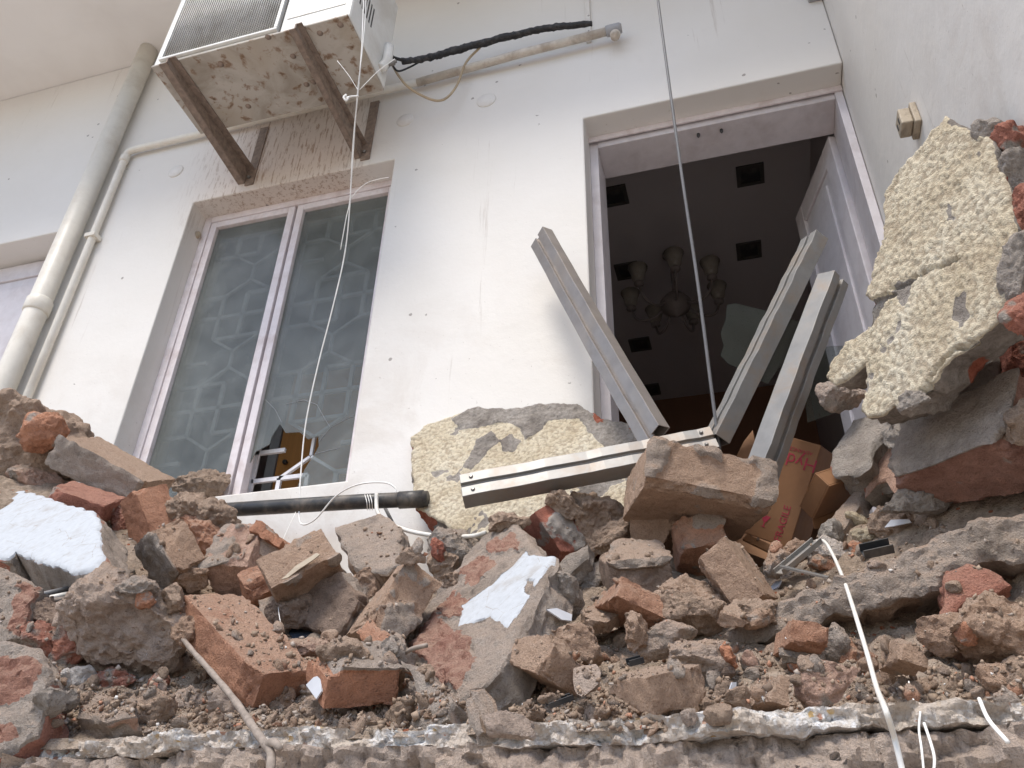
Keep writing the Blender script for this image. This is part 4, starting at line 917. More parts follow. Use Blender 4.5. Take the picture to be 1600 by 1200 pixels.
    if mat == 'rubble': me.set_sharp_from_angle(angle=math.radians(32))
    o = link(name, me, None, c)
    o['tint'] = TINT[tint or 'GR']; o['dust'] = float(dust)
    return tag(o, label, cat, group)

# big plaster-faced wall fragments
VW = lambda a, b, c_: np.array([a, b, c_], float)
slabs = []
tallf = S('wall_fragment', 'tall cream roughcast wall fragment leaning on the side wall at the right',
  [(1478,178),(1500,190),(1540,215),(1562,250),(1576,300),(1584,350),(1590,400),(1578,455),(1560,500),(1520,535),(1490,560),(1468,580),(1438,612),(1418,640),(1396,632),(1374,652),(1352,655),(1345,640),(1350,590),(1348,575),(1335,583),(1305,603),(1290,590),(1298,565),(1322,535),(1352,512),(1358,480),(1362,470),(1350,465),(1362,430),(1368,400),(1380,372),(1383,345),(1380,318),(1384,292),(1402,268),(1430,235),(1455,200)],
  VW(-0.77,-0.62,0.08), 0.10, Y=1.47, taper=0.10, mat='roughcast', step=0.0046, front='', nodule=0.0075, relief=0.002,
  regions=[('mort', [(1480,176),(1520,190),(1510,200),(1478,195)], -0.004), ('mort', [(1478,322),(1486,318),(1492,345),(1482,350)], -0.003), ('mort', [(1360,470),(1385,458),(1400,462),(1380,475),(1372,490),(1360,510),(1350,512),(1356,480)], -0.012)],
  cracks=[([(1393,452),(1420,440),(1450,425),(1475,415),(1495,405)], 0.005, 0.014), ([(1430,540),(1470,580)][::1], 0.001, 0.0), ([(1398,300),(1405,270),(1410,250)], 0.003, 0.008), ([(1440,615),(1460,580),(1490,550),(1520,533)], 0.006, 0.018)], cat='wall fragment')
S('wall_fragment', 'cream roughcast wall fragment with dirt on top leaning below the doorway corner',
  [(641,682),(668,662),(712,647),(748,636),(800,640),(845,631),(905,633),(940,655),(985,662),(1005,690),(1002,760),(985,810),(940,850),(820,860),(745,838),(700,822),(655,795),(645,760)],
  VW(-0.05,-0.93,0.36), 0.075, Y=2.17, mat='roughcast', step=0.0052, front='', nodule=0.007, relief=0.002, cat='wall fragment',
  regions=[('mort', [(705,655),(748,632),(850,625),(950,640),(1010,665),(1010,700),(945,700),(925,680),(905,655),(860,658),(845,672),(820,690),(815,670),(790,660),(760,668),(720,672)], 0.006), ('mort', [(745,690),(770,675),(782,690),(765,705),(750,725),(735,738),(722,732),(735,710)], 0.004), ('mort', [(780,690),(800,680),(815,690),(800,710),(785,705)], 0.002), ('brick', [(985,664),(1003,668),(1006,690),(990,680)], 0.006), ('brick', [(922,640),(938,645),(945,668),(930,662)], 0.006)])
S('wall_fragment', 'long brick wall fragment with white paint lying diagonally in the centre front',
  [(780,812),(802,814),(845,866),(862,870),(850,905),(822,960),(800,1010),(775,1045),(757,1065),(735,1088),(714,1100),(690,1080),(664,1052),(640,1012),(648,975),(680,930),(735,858)],
  VW(-0.42,-0.72,0.55), 0.085, tint='GR', dust=0.6, out=0.10, step=0.0052, relief=0.006, cat='wall fragment',
  regions=[('brick', [(760,852),(780,838),(810,840),(820,860),(790,862),(764,868)], 0.004), ('brick', [(720,895),(752,870),(775,885),(760,905),(738,915)], 0.003), ('brick', [(682,950),(716,920),(740,935),(722,960),(700,968)], 0.005), ('brick', [(650,988),(680,962),(735,1000),(744,1028),(722,1085),(700,1075),(662,1040),(642,1012)], 0.010),
           ('paint', [(866,868),(818,866),(806,880),(764,918),(724,946),(718,976),(740,972),(766,964),(794,980),(826,932),(850,900)], 0.0015), ('mort', [(822,905),(832,908),(836,922),(826,932),(818,920)], -0.004)])
S('wall_fragment', 'white painted plaster chunk on brick at the left edge',
  [(-40,758),(0,762),(52,770),(106,787),(148,800),(154,815),(158,850),(160,870),(150,886),(112,893),(98,887),(76,882),(50,872),(22,860),(14,870),(-40,872)],
  VW(-0.10,-0.80,0.55), 0.10, tint='RD', dust=0.5, out=0.12, step=0.006, relief=0.002, cat='wall fragment', taper=-0.10,
  regions=[('paint', [(-60,740),(0,755),(52,763),(106,780),(150,792),(158,815),(166,870),(150,892),(110,900),(90,890),(60,880),(20,866),(10,878),(-60,880)], 0.001)])
S('mortar_slab', 'long thick mortar-covered slab reaching from the right edge into the heap',
  [(1130,988),(1180,955),(1240,930),(1324,900),(1444,846),(1508,814),(1620,795),(1620,872),(1495,886),(1470,922),(1390,945),(1300,962),(1210,990),(1150,1006)],
  VW(-0.15,-0.93,-0.05), 0.22, tint='BR', dust=0.9, out=0.09, step=0.0055, relief=0.008, jag=0.010, cat='slab')
# bricks, corner by corner
Bk = lambda *a, **k: B('brick', *a, **k)
Bk('long brick with grey mortar side on top of the left heap', (220,751),(92,682),(200,784),(262,746), 'TN', 0.9, m=('12',), cov=0.75, out=0.02)
Bk('orange brick standing upright beside the white painted chunk', (236,829),(213,769),(279,822),(212,850), 'OR', 0.5, out=0.03, cuts=2)
Bk('wedge of brick with grey mortar face below the upright orange brick', (280,898),(243,832),(318,878),(254,930), 'TN', 0.7, m=('13',), cov=0.95, out=0.02)
Bk('pinkish mortar-dusted brick on the left of a joined pair', (378,874),(323,888),(410,930),(402,818), 'PK', 0.6, m=('13',), cov=0.5, out=0.03)
Bk('narrow brick on the right of a joined pair with a mortar groove', (428,902),(397,838),(447,886),(412,927), 'PG', 0.8, m=('13',), cov=0.8, out=0.025)
Bk('small orange brick end under the black pipe', (427,850),(407,814),(462,874),(425,868), 'OR', 0.35, out=0.02, cuts=3)
Bk('large dusty orange brick lying near the twig', (398,1048),(292,932),(480,1040),(383,1098), 'OR', 0.75, out=0.03, cuts=2, cs=0.02)
Bk('broken brick with a pale gold patch in the heap centre-left', (520,872),(434,926),(500,826),(552,962), 'TN', 0.95, m=('13',), cov=0.45, out=0.02)
Bk('long tan brick with a bare orange side in the centre', (578,972),(638,884),(624,1004),(548,988), 'TN', 0.9, m=('12',), cov=0.5, out=0.03)
Bk('deep red brick with white mortar specks under the aluminium beam', (880,866),(840,804),(912,841),(853,889), 'RD', 0.15, m=('12',), cov=0.42, out=0.04, cuts=2, cs=0.02)
Bk('big dusty double brick block in front of the doorway', (1020,758),(1192,790),(1030,698),(985,808), 'TN', 1.2, m=('12',), cov=0.55, out=0.10, lim=(0.06, 0.34))
Bk('squarish dusty half brick below the big block', (1050,848),(990,838),(1046,791),(1062,838), 'TN', 1.2, out=0.05)
Bk('half brick with a mortar lump on its face', (1066,858),(1132,845),(1056,817),(1066,905), 'OR', 0.9, m=('12',), cov=0.5, out=0.05)
Bk('tilted brown brick with its broad face to the front right of centre', (1134,849),(1087,881),(1188,925),(1158,858), 'TN', 1.0, out=0.04, cuts=2)
Bk('dark-faced block topped with crumbled mortar in the centre right', (960,888),(1044,884),(965,932),(942,856), 'DK', 0.9, m=('13',), cov=1.0, out=0.03)
Bk('dusty red-brown brick half sunk below the dark block', (1036,966),(965,936),(985,1004),(1044,942), 'OR', 1.0, out=0.02)
Bk('large dusty brick with a shadowed underside beside the diagonal fragment', (872,1000),(822,984),(846,1052),(920,1030), 'TN', 1.0, out=0.02)
Bk('brick buried in soil near the front edge with a bare red corner', (1015,1062),(1098,1042),(1024,1112),(958,1060), 'TN', 1.2, out=0.01)
Bk('bright orange brick with its long side to the front near the slab edge', (519,1050),(618,1048),(512,1100),(494,1018), 'OR', 0.45, m=('13',), cov=0.7, out=0.03, cuts=3, cs=0.02)
Bk('big grey mortar-topped block with a red underside at the right edge', (1566,684),(1404,746),(1584,598),(1650,742), (0.42, 0.22, 0.175), 0.5, m=('12',), cov=1.7, out=0.10, lim=(0.06, 0.36), cs=0.05)
Bk('dark red brick wedged under the long mortared brick at the left', (160,790),(82,766),(150,815),(190,778), 'RD', 0.4, out=-0.01)
Bk('dusty brick end lying between the tilted brown brick and the flat stone', (1168,968),(1130,958),(1160,990),(1186,950), 'TN', 1.0, out=0.0)
Bk('dusty orange half brick in the soil below the long slab', (1262,1000),(1215,992),(1256,1026),(1290,980), 'OR', 0.9, out=-0.02)
Bk('brown half brick lying in front of the dark-faced block', (945,975),(905,962),(940,1004),(970,955), 'TN', 1.0, out=-0.01)
Bk('tan brick end at the front left of the long diagonal fragment', (604,1068),(640,1050),(596,1096),(588,1046), 'TN', 0.9, out=-0.01)
Bk('orange half brick in the shade behind the large orange brick', (430,905),(392,925),(438,938),(414,882), 'OR', 0.7, out=-0.02)
Bk('dusty brick showing its end near the slab edge right of the buried brick', (1205,1072),(1165,1066),(1200,1102),(1232,1058), 'TN', 1.1, out=-0.01)
Bk('dusty brown brick stub in the soil left of the white cable', (1420,1018),(1385,1010),(1414,1048),(1448,1004), 'TN', 1.1, out=-0.01)
# face-on fragments
Sf = lambda nm, lb, pl, n_, th, tint, dust=0.7, out=0.02, **k: S(nm, lb, pl, n_, th, tint=tint, dust=dust, out=out, cat=k.pop('cat', 'brick fragment'), **k)
Sf('brick_fragment', 'grey mortar-smeared brick face leaning under the black pipe', [(522,822),(552,812),(590,802),(610,808),(624,822),(626,875),(600,893),(560,890),(545,870)], VW(-0.1,-0.85,0.5), 0.08, 'BR')
Sf('brick_fragment', 'pink brick end with a hollow red underside right of the boxes', [(1357,735),(1365,700),(1398,665),(1412,690),(1406,730),(1402,770),(1386,752),(1368,756),(1352,776)], VW(-0.5,-0.8,0.2), 0.1, 'PK', 0.4, 0.05, front='')
Sf('brick_fragment', 'grey mortar-faced brick under the foot of the tall wall fragment', [(1298,705),(1330,655),(1375,640),(1412,640),(1405,665),(1365,690),(1356,722),(1330,742),(1304,740)], VW(-0.45,-0.8,0.35), 0.09, 'RD', 0.2, 0.06)
Sf('brick_fragment', 'angular red brick wedge with a grey dusty top at the right edge', [(1480,890),(1512,880),(1568,900),(1580,914),(1560,928),(1504,946),(1492,985),(1472,978),(1472,930)], VW(-0.1,-0.95,0.2), 0.09, 'RD', 0.5, 0.06, front='')
Sf('mortar_fragment', 'pale mortar slab beneath the diagonal fragment at the front', [(628,1028),(650,1040),(690,1070),(701,1095),(698,1120),(665,1145),(642,1122),(650,1100),(640,1060)], VW(-0.3,-0.9,0.3), 0.06, 'PG', 0.5, 0.02, cat='mortar')
Sf('mortar_fragment', 'mortar ledge stuck under the deep red brick', [(850,918),(866,892),(882,868),(918,852),(914,870),(886,900),(862,922)], VW(-0.1,-0.9,0.3), 0.05, 'GR', 0.4, 0.03, cat='mortar')
Sf('mortar_fragment', 'smooth mortar strip leaning beside the crumpled cardboard box', [(1275,838),(1310,790),(1345,752),(1354,760),(1340,790),(1320,822),(1290,845)], VW(-0.4,-0.75,0.5), 0.05, 'BR', 0.9, 0.03, cat='mortar')
Sf('brick_fragment', 'pink brick with a mortar rim at the left edge of the heap', [(-30,880),(10,884),(34,908),(66,916),(50,955),(32,998),(0,1004),(-30,1000)], VW(0.3,-0.9,0.25), 0.1, 'PK', 0.6, 0.10, relief=0.008, regions=[('brick', [(24,915),(66,914),(50,955),(30,1000),(12,985)], 0.004)])
Sf('brick_fragment', 'red brick set in rough mortar in the bottom left corner', [(-30,1004),(20,1000),(52,1012),(76,1048),(72,1104),(62,1148),(24,1172),(-30,1190)], VW(0.3,-0.92,0.2), 0.12, 'RD', 0.5, 0.10, relief=0.009, regions=[('brick', [(-30,1030),(40,1035),(66,1042),(44,1085),(20,1105),(-30,1100)], 0.004), ('brick', [(-30,1128),(28,1132),(20,1160),(-30,1180)], 0.004)])
Sf('brick_fragment', 'flat pink-dusted brick bedded on the slab at the front left', [(118,1085),(150,1078),(190,1084),(212,1092),(205,1118),(170,1126),(120,1118)], VW(0.0,-0.8,0.6), 0.05, 'PK', 0.9, 0.0)
Sf('mortar_fragment', 'brown flake leaning at the foot of the diagonal fragment', [(736,1074),(757,1072),(765,1105),(769,1146),(752,1149),(742,1110)], VW(0.3,-0.9,0.3), 0.018, 'BR', 0.9, 0.02, cat='mortar', jag=0.003)
Sf('mortar_fragment', 'narrow brown flake just left of the leaning one', [(726,1090),(736,1086),(744,1112),(752,1142),(742,1146),(728,1128)], VW(-0.4,-0.9,0.2), 0.014, 'BR', 0.8, 0.025, cat='mortar', jag=0.003)
Sf('brick_fragment', 'thin grey-brown shard standing in the soil in the front centre', [(894,1042),(926,1036),(925,1062),(908,1082),(897,1064)], VW(-0.2,-0.9,0.35), 0.02, 'PG', 0.5, 0.02, front='', jag=0.002)
Sf('brick_fragment', 'dark broken brick face under the gold-patched brick', [(434,940),(470,915),(528,892),(558,938),(540,972),(520,1002),(492,985),(455,975)], VW(-0.15,-0.93,0.1), 0.08, 'DK', 0.5, 0.03, front='', relief=0.006)
Sf('brick_fragment', 'bare orange brick end below the long tan brick', [(556,985),(575,968),(600,990),(628,1008),(622,1040),(600,1030),(578,1010)], VW(-0.4,-0.85,0.3), 0.05, 'OR', 0.6, 0.02, front='', relief=0.003)
Sf('brick_fragment', 'tan brick piece tucked behind the narrow brick of the pair', [(436,872),(462,868),(474,890),(462,918),(440,912),(428,890)], VW(0.2,-0.85,0.5), 0.06, 'TN', 0.9, 0.0, front='')
Sf('mortar_fragment', 'brown mortar block in the hollow right of the pair of bricks', [(400,935),(430,925),(448,945),(440,975),(405,965)], VW(0.0,-0.85,0.5), 0.06, 'BR', 0.8, 0.0, cat='mortar')
# lumps
LM = [('mortar_lump','big brown mortar mass at the top of the left heap',35,700,125,135,15,'BR',1.0,0.03,0.6),
 ('brick_fragment','orange broken brick end on the crest at the far left',66,676,48,50,-40,'OR',0.3,0.05,0.15),
 ('brick_fragment','pink-brown brick stub sunk in mortar above the white chunk',48,748,60,36,-20,'PK',0.8,0.04,0.15),
 ('mortar_lump','dark red mortared stub between white chunk and orange brick',192,822,26,58,5,'RD',0.6,0.02,0.3),
 ('mortar_lump','brown mortar clod under the left end of the black pipe',322,812,100,56,-12,'BR',0.9,0.03,0.7),
 ('brick_fragment','orange crumbly lump beside the joined pair of bricks',316,842,74,48,-25,'OR',0.7,0.04,0.5),
 ('mortar_lump','tan knob of mortar above the large orange brick',304,898,44,34,10,'TN',0.8,0.04,0.7),
 ('mortar_lump','brown clod left of the large orange brick',272,940,28,40,10,'BR',0.9,0.05,0.5),
 ('mortar_lump','huge pale crumbling mortar boulder at the lower left',207,988,168,128,-20,'PG',0.9,0.06,0.65),
 ('mortar_lump','tan pitted pebble next to the tip of the twig',289,988,32,36,0,'TN',0.7,0.07,0.8),
 ('mortar_lump','grey crumbs on top of the mortar boulder',216,922,48,26,5,'GR',0.7,0.05,0.7),
 ('brick_fragment','small orange chip on top of the mortar boulder',229,938,26,20,-15,'OR',0.4,0.06,0.2),
 ('brick_fragment','pointed red brick shard near the left edge',70,1012,50,72,15,'RD',0.4,0.04,0.15),
 ('brick_fragment','blunt red brick shard beside the pointed one',104,1016,46,54,-10,'RD',0.5,0.03,0.3),
 ('brick_fragment','dark brown brick piece in the hollow under the white chunk',88,975,72,44,-35,'DK',0.5,0.0,0.2),
 ('plaster_chip','small white plaster chip at the front left',104,1061,16,22,0,'WH',0.1,0.04,0.1),
 ('plaster_chip','larger whitish plaster chip at the front left',127,1060,34,26,20,'WH',0.2,0.04,0.1),
 ('mortar_lump','grey rounded stone at the front left',81,1095,38,38,20,'GR',0.3,0.03,0.4),
 ('mortar_lump','grey block stone beside the rounded one at the front left',106,1098,24,26,0,'GR',0.3,0.03,0.1),
 ('brick_fragment','crumbled red brick under the mortar boulder',174,1066,56,32,5,'RD',0.4,0.03,0.6),
 ('brick_fragment','pink-red pebble under the right side of the boulder',245,1071,26,26,10,'RD',0.5,0.05,0.4),
 ('mortar_lump','round brown stone on the slab edge at the left',240,1105,58,46,0,'BR',0.9,0.03,0.35),
 ('mortar_lump','pinkish oblong stone behind the round one',293,1095,52,26,12,'PG',0.7,0.04,0.4),
 ('mortar_lump','squat grey stone behind the twig',346,1106,40,42,0,'PG',0.6,0.04,0.2),
 ('mortar_lump','brown clod on the bright orange brick',537,1014,60,36,-5,'BR',0.9,0.07,0.4),
 ('brick_fragment','pink-brown brick sliver behind the orange front brick',482,1010,66,22,-2,'PK',0.9,0.03,0.2),
 ('mortar_lump','tan cube-like pebble left of the front orange brick',443,1097,30,28,10,'TN',0.5,0.04,0.4),
 ('mortar_lump','flat pinkish stone in front of the orange brick',503,1115,56,32,-22,'PG',0.8,0.05,0.3),
 ('mortar_lump','small upright pebble near the flat pinkish stone',458,1119,18,26,10,'BR',0.8,0.03,0.3),
 ('mortar_lump','brown flat clod below the front orange brick',576,1128,42,22,0,'BR',0.9,0.03,0.4),
 ('mortar_lump','grey stone right of the front orange brick',634,1088,38,44,10,'GR',0.4,0.04,0.2),
 ('mortar_lump','brown stone on the edge under the pale mortar slab',626,1118,32,34,0,'BR',0.7,0.04,0.4),
 ('mortar_lump','bundle of grey splintered mortar left of the diagonal fragment',613,1020,28,42,10,'GR',0.5,0.06,0.8),
 ('brick_fragment','brown upright chunk behind the long tan brick',579,918,52,64,-15,'TN',0.9,0.03,0.45),
 ('mortar_lump','brown lump at the foot of the thin rod',641,873,30,24,0,'BR',1.0,0.02,0.6),
 ('mortar_lump','brown lump right of the thin rod',690,882,42,28,10,'BR',1.0,0.02,0.6),
 ('mortar_lump','low brown crumb pile above the long tan brick',708,906,34,18,0,'BR',1.0,0.02,0.8),
 ('mortar_lump','grey mortar block under the cream fragment',708,858,74,46,-8,'GR',0.5,0.05,0.2),
 ('brick_fragment','red chip beside the grey mortar block',686,862,18,30,15,'RD',0.1,0.06,0.2),
 ('mortar_lump','brown lumps at the top end of the diagonal fragment',790,818,50,26,10,'BR',1.0,0.02,0.7),
 ('mortar_lump','large brown clod behind the deep red brick',925,815,84,74,-20,'BR',1.0,0.04,0.6),
 ('mortar_lump','brown slanting clod right of the large one',958,836,66,36,25,'BR',0.9,0.06,0.5),
 ('mortar_lump','narrow brown ridge of mortar under the aluminium beam',878,788,52,24,-35,'BR',0.9,0.03,0.6),
 ('mortar_lump','tall grey shard right of the diagonal fragment',890,928,34,66,10,'GR',0.4,0.06,0.3),
 ('mortar_lump','pale grey stone behind the tall shard',921,905,42,42,-30,'GR',0.5,0.05,0.4),
 ('mortar_lump','dusty lump resting on the shadowed brick',903,1004,66,50,-20,'TN',1.1,0.08,0.3),
 ('mortar_lump','flat dusty stone with a dark hollow under it',1080,956,92,50,-8,'BR',1.2,0.07,0.35),
 ('mortar_lump','dusty ridge stone behind the flat one',1090,932,98,36,-15,'TN',1.1,0.03,0.4),
 ('brick_fragment','flat dusty shard propped in front of the flat stone',1036,996,72,42,18,'PG',0.8,0.05,0.1),
 ('mortar_lump','knobbly brown lump left of the flat shard',994,992,30,48,10,'TN',1.0,0.06,0.7),
 ('mortar_lump','small brown lump next to the knobbly one',976,1002,24,26,0,'BR',1.0,0.05,0.6),
 ('mortar_lump','buried dusty stone above the front brick',1090,1026,84,44,-10,'PG',1.0,0.02,0.35),
 ('brick_fragment','bright orange sliver of brick standing in the soil',1137,1024,15,36,18,'OR',0.0,0.05,0.3),
 ('brick_fragment','pale pink triangular chip in the soil',1171,1034,30,24,-20,'PK',0.5,0.04,0.1),
 ('mortar_lump','pale pink pebble near the slab edge',1077,1120,24,20,0,'PG',0.3,0.03,0.2),
 ('mortar_lump','brown pebble leaning on its neighbour near the edge',1123,1115,38,24,5,'BR',0.9,0.03,0.3),
 ('mortar_lump','brown flat pebble behind the leaning one',1106,1101,38,20,5,'BR',0.9,0.03,0.3),
 ('mortar_lump','blocky brown pebble right of the leaning pair',1155,1098,34,38,15,'BR',0.9,0.04,0.15),
 ('mortar_lump','brown slanted pebble above the blocky one',1130,1080,28,26,30,'BR',0.8,0.04,0.2),
 ('mortar_lump','dark pebble beside the buried brick',1134,1052,22,20,0,'DK',0.5,0.04,0.2),
 ('mortar_lump','grey lump above a rusty brick chip',1253,1026,56,28,-5,'GR',0.4,0.03,0.4),
 ('brick_fragment','rusty orange chip under the grey lump',1243,1042,28,20,5,'OR',0.0,0.04,0.5),
 ('brick_fragment','flat pale orange brick piece in front of the white cable',1291,1066,80,44,22,'PK',0.7,0.03,0.1),
 ('brick_fragment','brown-red stone behind the pale orange piece',1339,1030,56,44,0,'OR',0.9,0.03,0.3),
 ('mortar_lump','grey stone left of the brown-red one',1296,1008,40,48,0,'GR',0.6,0.03,0.35),
 ('mortar_lump','dusty reddish round stone under the red wedge',1478,985,62,48,0,'TN',0.9,0.05,0.2),
 ('brick_fragment','orange pebble beside the reddish round stone',1511,989,26,28,0,'OR',0.2,0.05,0.2),
 ('brick_fragment','pink knob in the soil at the right',1501,1023,22,26,0,'PK',0.6,0.03,0.3),
 ('mortar_lump','stone with a black underside at the lower right',1557,1060,40,32,0,'TN',0.8,0.04,0.4),
 ('mortar_lump','brown stone cut by the right edge of the picture',1592,1056,54,54,0,'BR',0.8,0.04,0.4),
 ('mortar_lump','large brown mortar mass at the right edge below the slab',1565,985,130,92,-10,'TN',1.0,0.02,0.5),
 ('mortar_lump','grey mortar mass on top of the big right block',1515,612,150,110,25,'GR',0.2,0.12,0.5),
 ('mortar_lump','grey elongated mortar chunk under the tall wall fragment',1440,655,92,66,50,'GR',0.2,0.10,0.45),
 ('mortar_lump','small grey mortar bits tucked under the tall wall fragment',1428,628,36,30,30,'GR',0.2,0.10,0.6),
 ('brick_fragment','mortared brick stub under the left tip of the tall fragment',1314,620,54,44,0,'PG',0.5,0.08,0.25),
 ('brick_fragment','red brick cut by the right edge of the picture',1608,585,50,90,0,'RD',0.1,0.12,0.2),
 ('mortar_lump','grey mortar chunk behind the tall fragment at the right edge',1590,520,70,80,20,'GR',0.3,0.06,0.4),
 ('mortar_lump','brown mortar wad below the red brick at the right edge',1594,660,50,52,0,'BR',0.5,0.15,0.5),
 ('mortar_lump','flat pale grey stone lying on the soil at the right',1427,785,84,28,12,'GR',0.3,0.06,0.15),
 ('plaster_chip','cream plaster crumb beside the mortar strip',1352,838,38,22,10,'CR',0.1,0.05,0.6),
 ('plaster_chip','cream plaster sliver above the crumb',1347,816,40,14,-30,'CR',0.1,0.06,0.4),
 ('mortar_lump','grey-white chunk at the foot of the box',1296,836,28,32,-20,'GR',0.1,0.05,0.5),
 ('mortar_lump','whitish block behind the white cable',1302,862,60,32,0,'WH',0.4,0.05,0.3),
 ('brick_fragment','tan brick chip standing left of the aluminium strip',1210,878,30,46,-15,'TN',0.8,0.05,0.15),
 ('brick_fragment','square tan brick chip beside the cardboard box',1241,864,34,34,30,'TN',0.8,0.05,0.15),
 ('brick_fragment','brown brick piece under the white cable',1288,883,34,22,0,'OR',0.9,0.05,0.25),
 ('brick_fragment','small orange chip near the black channel',1336,858,18,22,10,'OR',0.4,0.05,0.2),
 ('mortar_lump','brown clod above the black channel',1388,822,50,50,0,'BR',1.0,0.03,0.7),
 ('mortar_lump','brown clod on the soil above the long slab',1180,955,60,30,15,'BR',1.0,0.02,0.8),
 ('brick_fragment','flat tan chip on the left tip of the long slab',1181,966,44,20,18,'TN',0.6,0.07,0.2),
 ('mortar_lump','light grey flat stone on the slab edge in the front centre',798,1136,70,32,-5,'PG',0.6,0.05,0.15),
 ('mortar_lump','brown stone leaning on the light grey flat one',832,1124,40,36,20,'BR',0.9,0.06,0.3),
 ('mortar_lump','dark clod filling the gap left of the gold-patched brick',452,958,70,44,-10,'DK',0.7,0.01,0.5),
 ('mortar_lump','brown clod on the window sill end of the heap',312,757,70,34,0,'BR',0.5,-0.12,0.7),
]
bpy.context.view_layer.update()
for nm, lb, cx, cy, w_, h_, rt, tn, du, ou, cr in sorted(LM, key=lambda q: -q[4]):
    Lp(nm, lb, cx, cy, w_, h_, rt, tn, du, ou, cr, yy=2.36 if 'sill end' in lb else None, mort=1.0 if tn == 'GR' else (0.25 if nm == 'brick_fragment' else 0.0), cat={'mortar_lump': 'mortar', 'brick_fragment': 'brick fragment', 'plaster_chip': 'plaster'}[nm])

# brick and mortar core showing along the right side of the tall fragment
for nm, cx, cy, w_, h_, rt, tn in (('mortar_core', 1558, 208, 50, 38, -40, 'GR'), ('brick_core', 1582, 226, 52, 44, -35, 'RD'), ('mortar_core', 1592, 290, 40, 84, 8, 'GR'), ('brick_core', 1606, 348, 44, 80, 4, 'RD'), ('mortar_core', 1602, 424, 50, 86, -6, 'GR'), ('brick_core', 1604, 492, 50, 56, -25, 'RD')):
    o = Lp(nm, '', cx, cy, w_, h_, rt, tn, 0.3, 0, 0.3, mort=1.0 if tn == 'GR' else 0.2, yy=1.305, depth=0.055)
    for k_ in ('label', 'category'):
        if k_ in o: del o[k_]
    o.parent = tallf; o.matrix_parent_inverse = Matrix.Translation(-tallf.location)

# ------------------------------------------------------------------ aluminium window profiles
def profile(label, a, b, wide, w_, t_, matw=None, screws=(), name='aluminium_profile', cat='metal profile', group='aluminium profiles stuck in the rubble'):
    """hollow section from a to b; wide = direction the grooved broad face looks to"""
    a = np.asarray(a, float); b = np.asarray(b, float); ax = b-a; Ln = np.linalg.norm(ax); ax /= Ln
    n = np.asarray(wide, float); n = n-ax*(n@ax); n /= np.linalg.norm(n); s = np.cross(ax, n)
    e = empty(name, a, label, cat, group)
    h, k = w_/2, t_/2
    outer = [(-h, -k), (h, -k), (h, k), (0.007, k), (0.007, k-0.010), (-0.007, k-0.010), (-0.007, k), (-h, k)]
    q = 0.0026
    inner = [(-h+q, -k+q), (h-q, -k+q), (h-q, k-q), (0.007+q, k-q), (0.007+q, k-0.010-q), (-0.007-q, k-0.010-q), (-0.007-q, k-q), (-h+q, k-q)]
    P3 = lambda u, d: a+ax*d+s*u[0]+n*u[1]
    K = 18; ph = (a[0]*37+a[2]*11) % 6.28; v = []; f = []
    for j in range(K+1):
        d = Ln*j/K; bow = 0.004*math.sin(math.pi*j/K)*math.sin(ph); dent = 0.0022*math.sin(j*2.3+ph)*math.sin(j*0.9+2*ph)
        for sec in (outer, inner):
            for (u, w2) in sec: v.append(P3((u*(1+0.012*math.sin(j*1.7+ph))+bow, w2+(dent if w2 > 0 else 0)), d))
    for j in range(K):
        o0, o1 = j*16, (j+1)*16
        for i in range(8):
            q_ = (i+1) % 8; f += [(o0+i, o0+q_, o1+q_, o1+i), (o0+8+i, o1+8+i, o1+8+q_, o0+8+q_)]
    for i in range(8):
        q_ = (i+1) % 8; f += [(i, 8+i, 8+q_, q_), (K*16+i, K*16+q_, K*16+8+q_, K*16+8+i)]
    MB().add(v, f).build('section', matw or MAT['alu'], e, bevel=0.0012)
    for u, d in screws:
        MB().lathe(P3((u, k), d), [(0.0055, 0), (0.0055, 0.002), (0.003, 0.0045)], 10, n).build('screw', MAT['screw'], e)
    return e
pA0, pA1 = at(846, 372, 2.16), at(1024, 684, 2.0)
pB0, pB1 = at(1273, 374, 2.02), at(1118, 690, 2.02)
pC0, pC1 = at(1302, 436, 1.90), at(1190, 740, 1.94)
pD0, pD1 = at(722, 768, 1.86), at(1116, 692, 2.0)
profile('aluminium profile leaning left across the doorway edge with an open top end', pA0, pA1, (-0.55, -0.75, -0.35), 0.088, 0.042, MAT['aludark'])
profile('grooved aluminium profile rising to the right in front of the doorway', pB0, pB1, (-0.75, -0.6, 0.25), 0.076, 0.046, None)
profile('shorter aluminium profile with a brown inner side in front of the cardboard box', pC0, pC1, (0.82, -0.55, -0.05), 0.066, 0.056, MAT['alu'])
profile('level aluminium profile lying over the cream fragment', pD0, pD1, (-0.05, -0.97, 0.18), 0.076, 0.052, None, screws=((-0.022, 0.03), (0.022, 0.03), (-0.022, np.linalg.norm(pD1-pD0)-0.03), (0.022, np.linalg.norm(pD1-pD0)-0.03)))
def sheet(name, px, Y0, nrm, th, mat, label, cat, lay=False):
    P = np.array(px, float); n = np.asarray(nrm, float); n /= np.linalg.norm(n)
    q_ = hitpoint(*P.mean(0)) if lay else None
    if q_ is not None:                                  # lies on whatever is there
        hn = np.array(q_[1]); n = hn+0.4*n; n /= np.linalg.norm(n); c = q_[0]+n*0.007
    else: c = at(*P.mean(0), Y0)
    v, f = prism([O+ray(*q)*(((c-O)@n)/(ray(*q)@n)) for q in P], n, -th)
    return tag(MB().add(v, f).build(name, mat), label, cat)
sheet('glass_shard', [(1136,476),(1150,474),(1215,490),(1255,505),(1240,540),(1200,600),(1150,573),(1138,568),(1126,555),(1131,540),(1126,520),(1134,500)], 2.10, (0.1, -0.95, -0.3), 0.005, MAT['shard'], 'broken glass pane standing behind the grooved profile', 'glass')
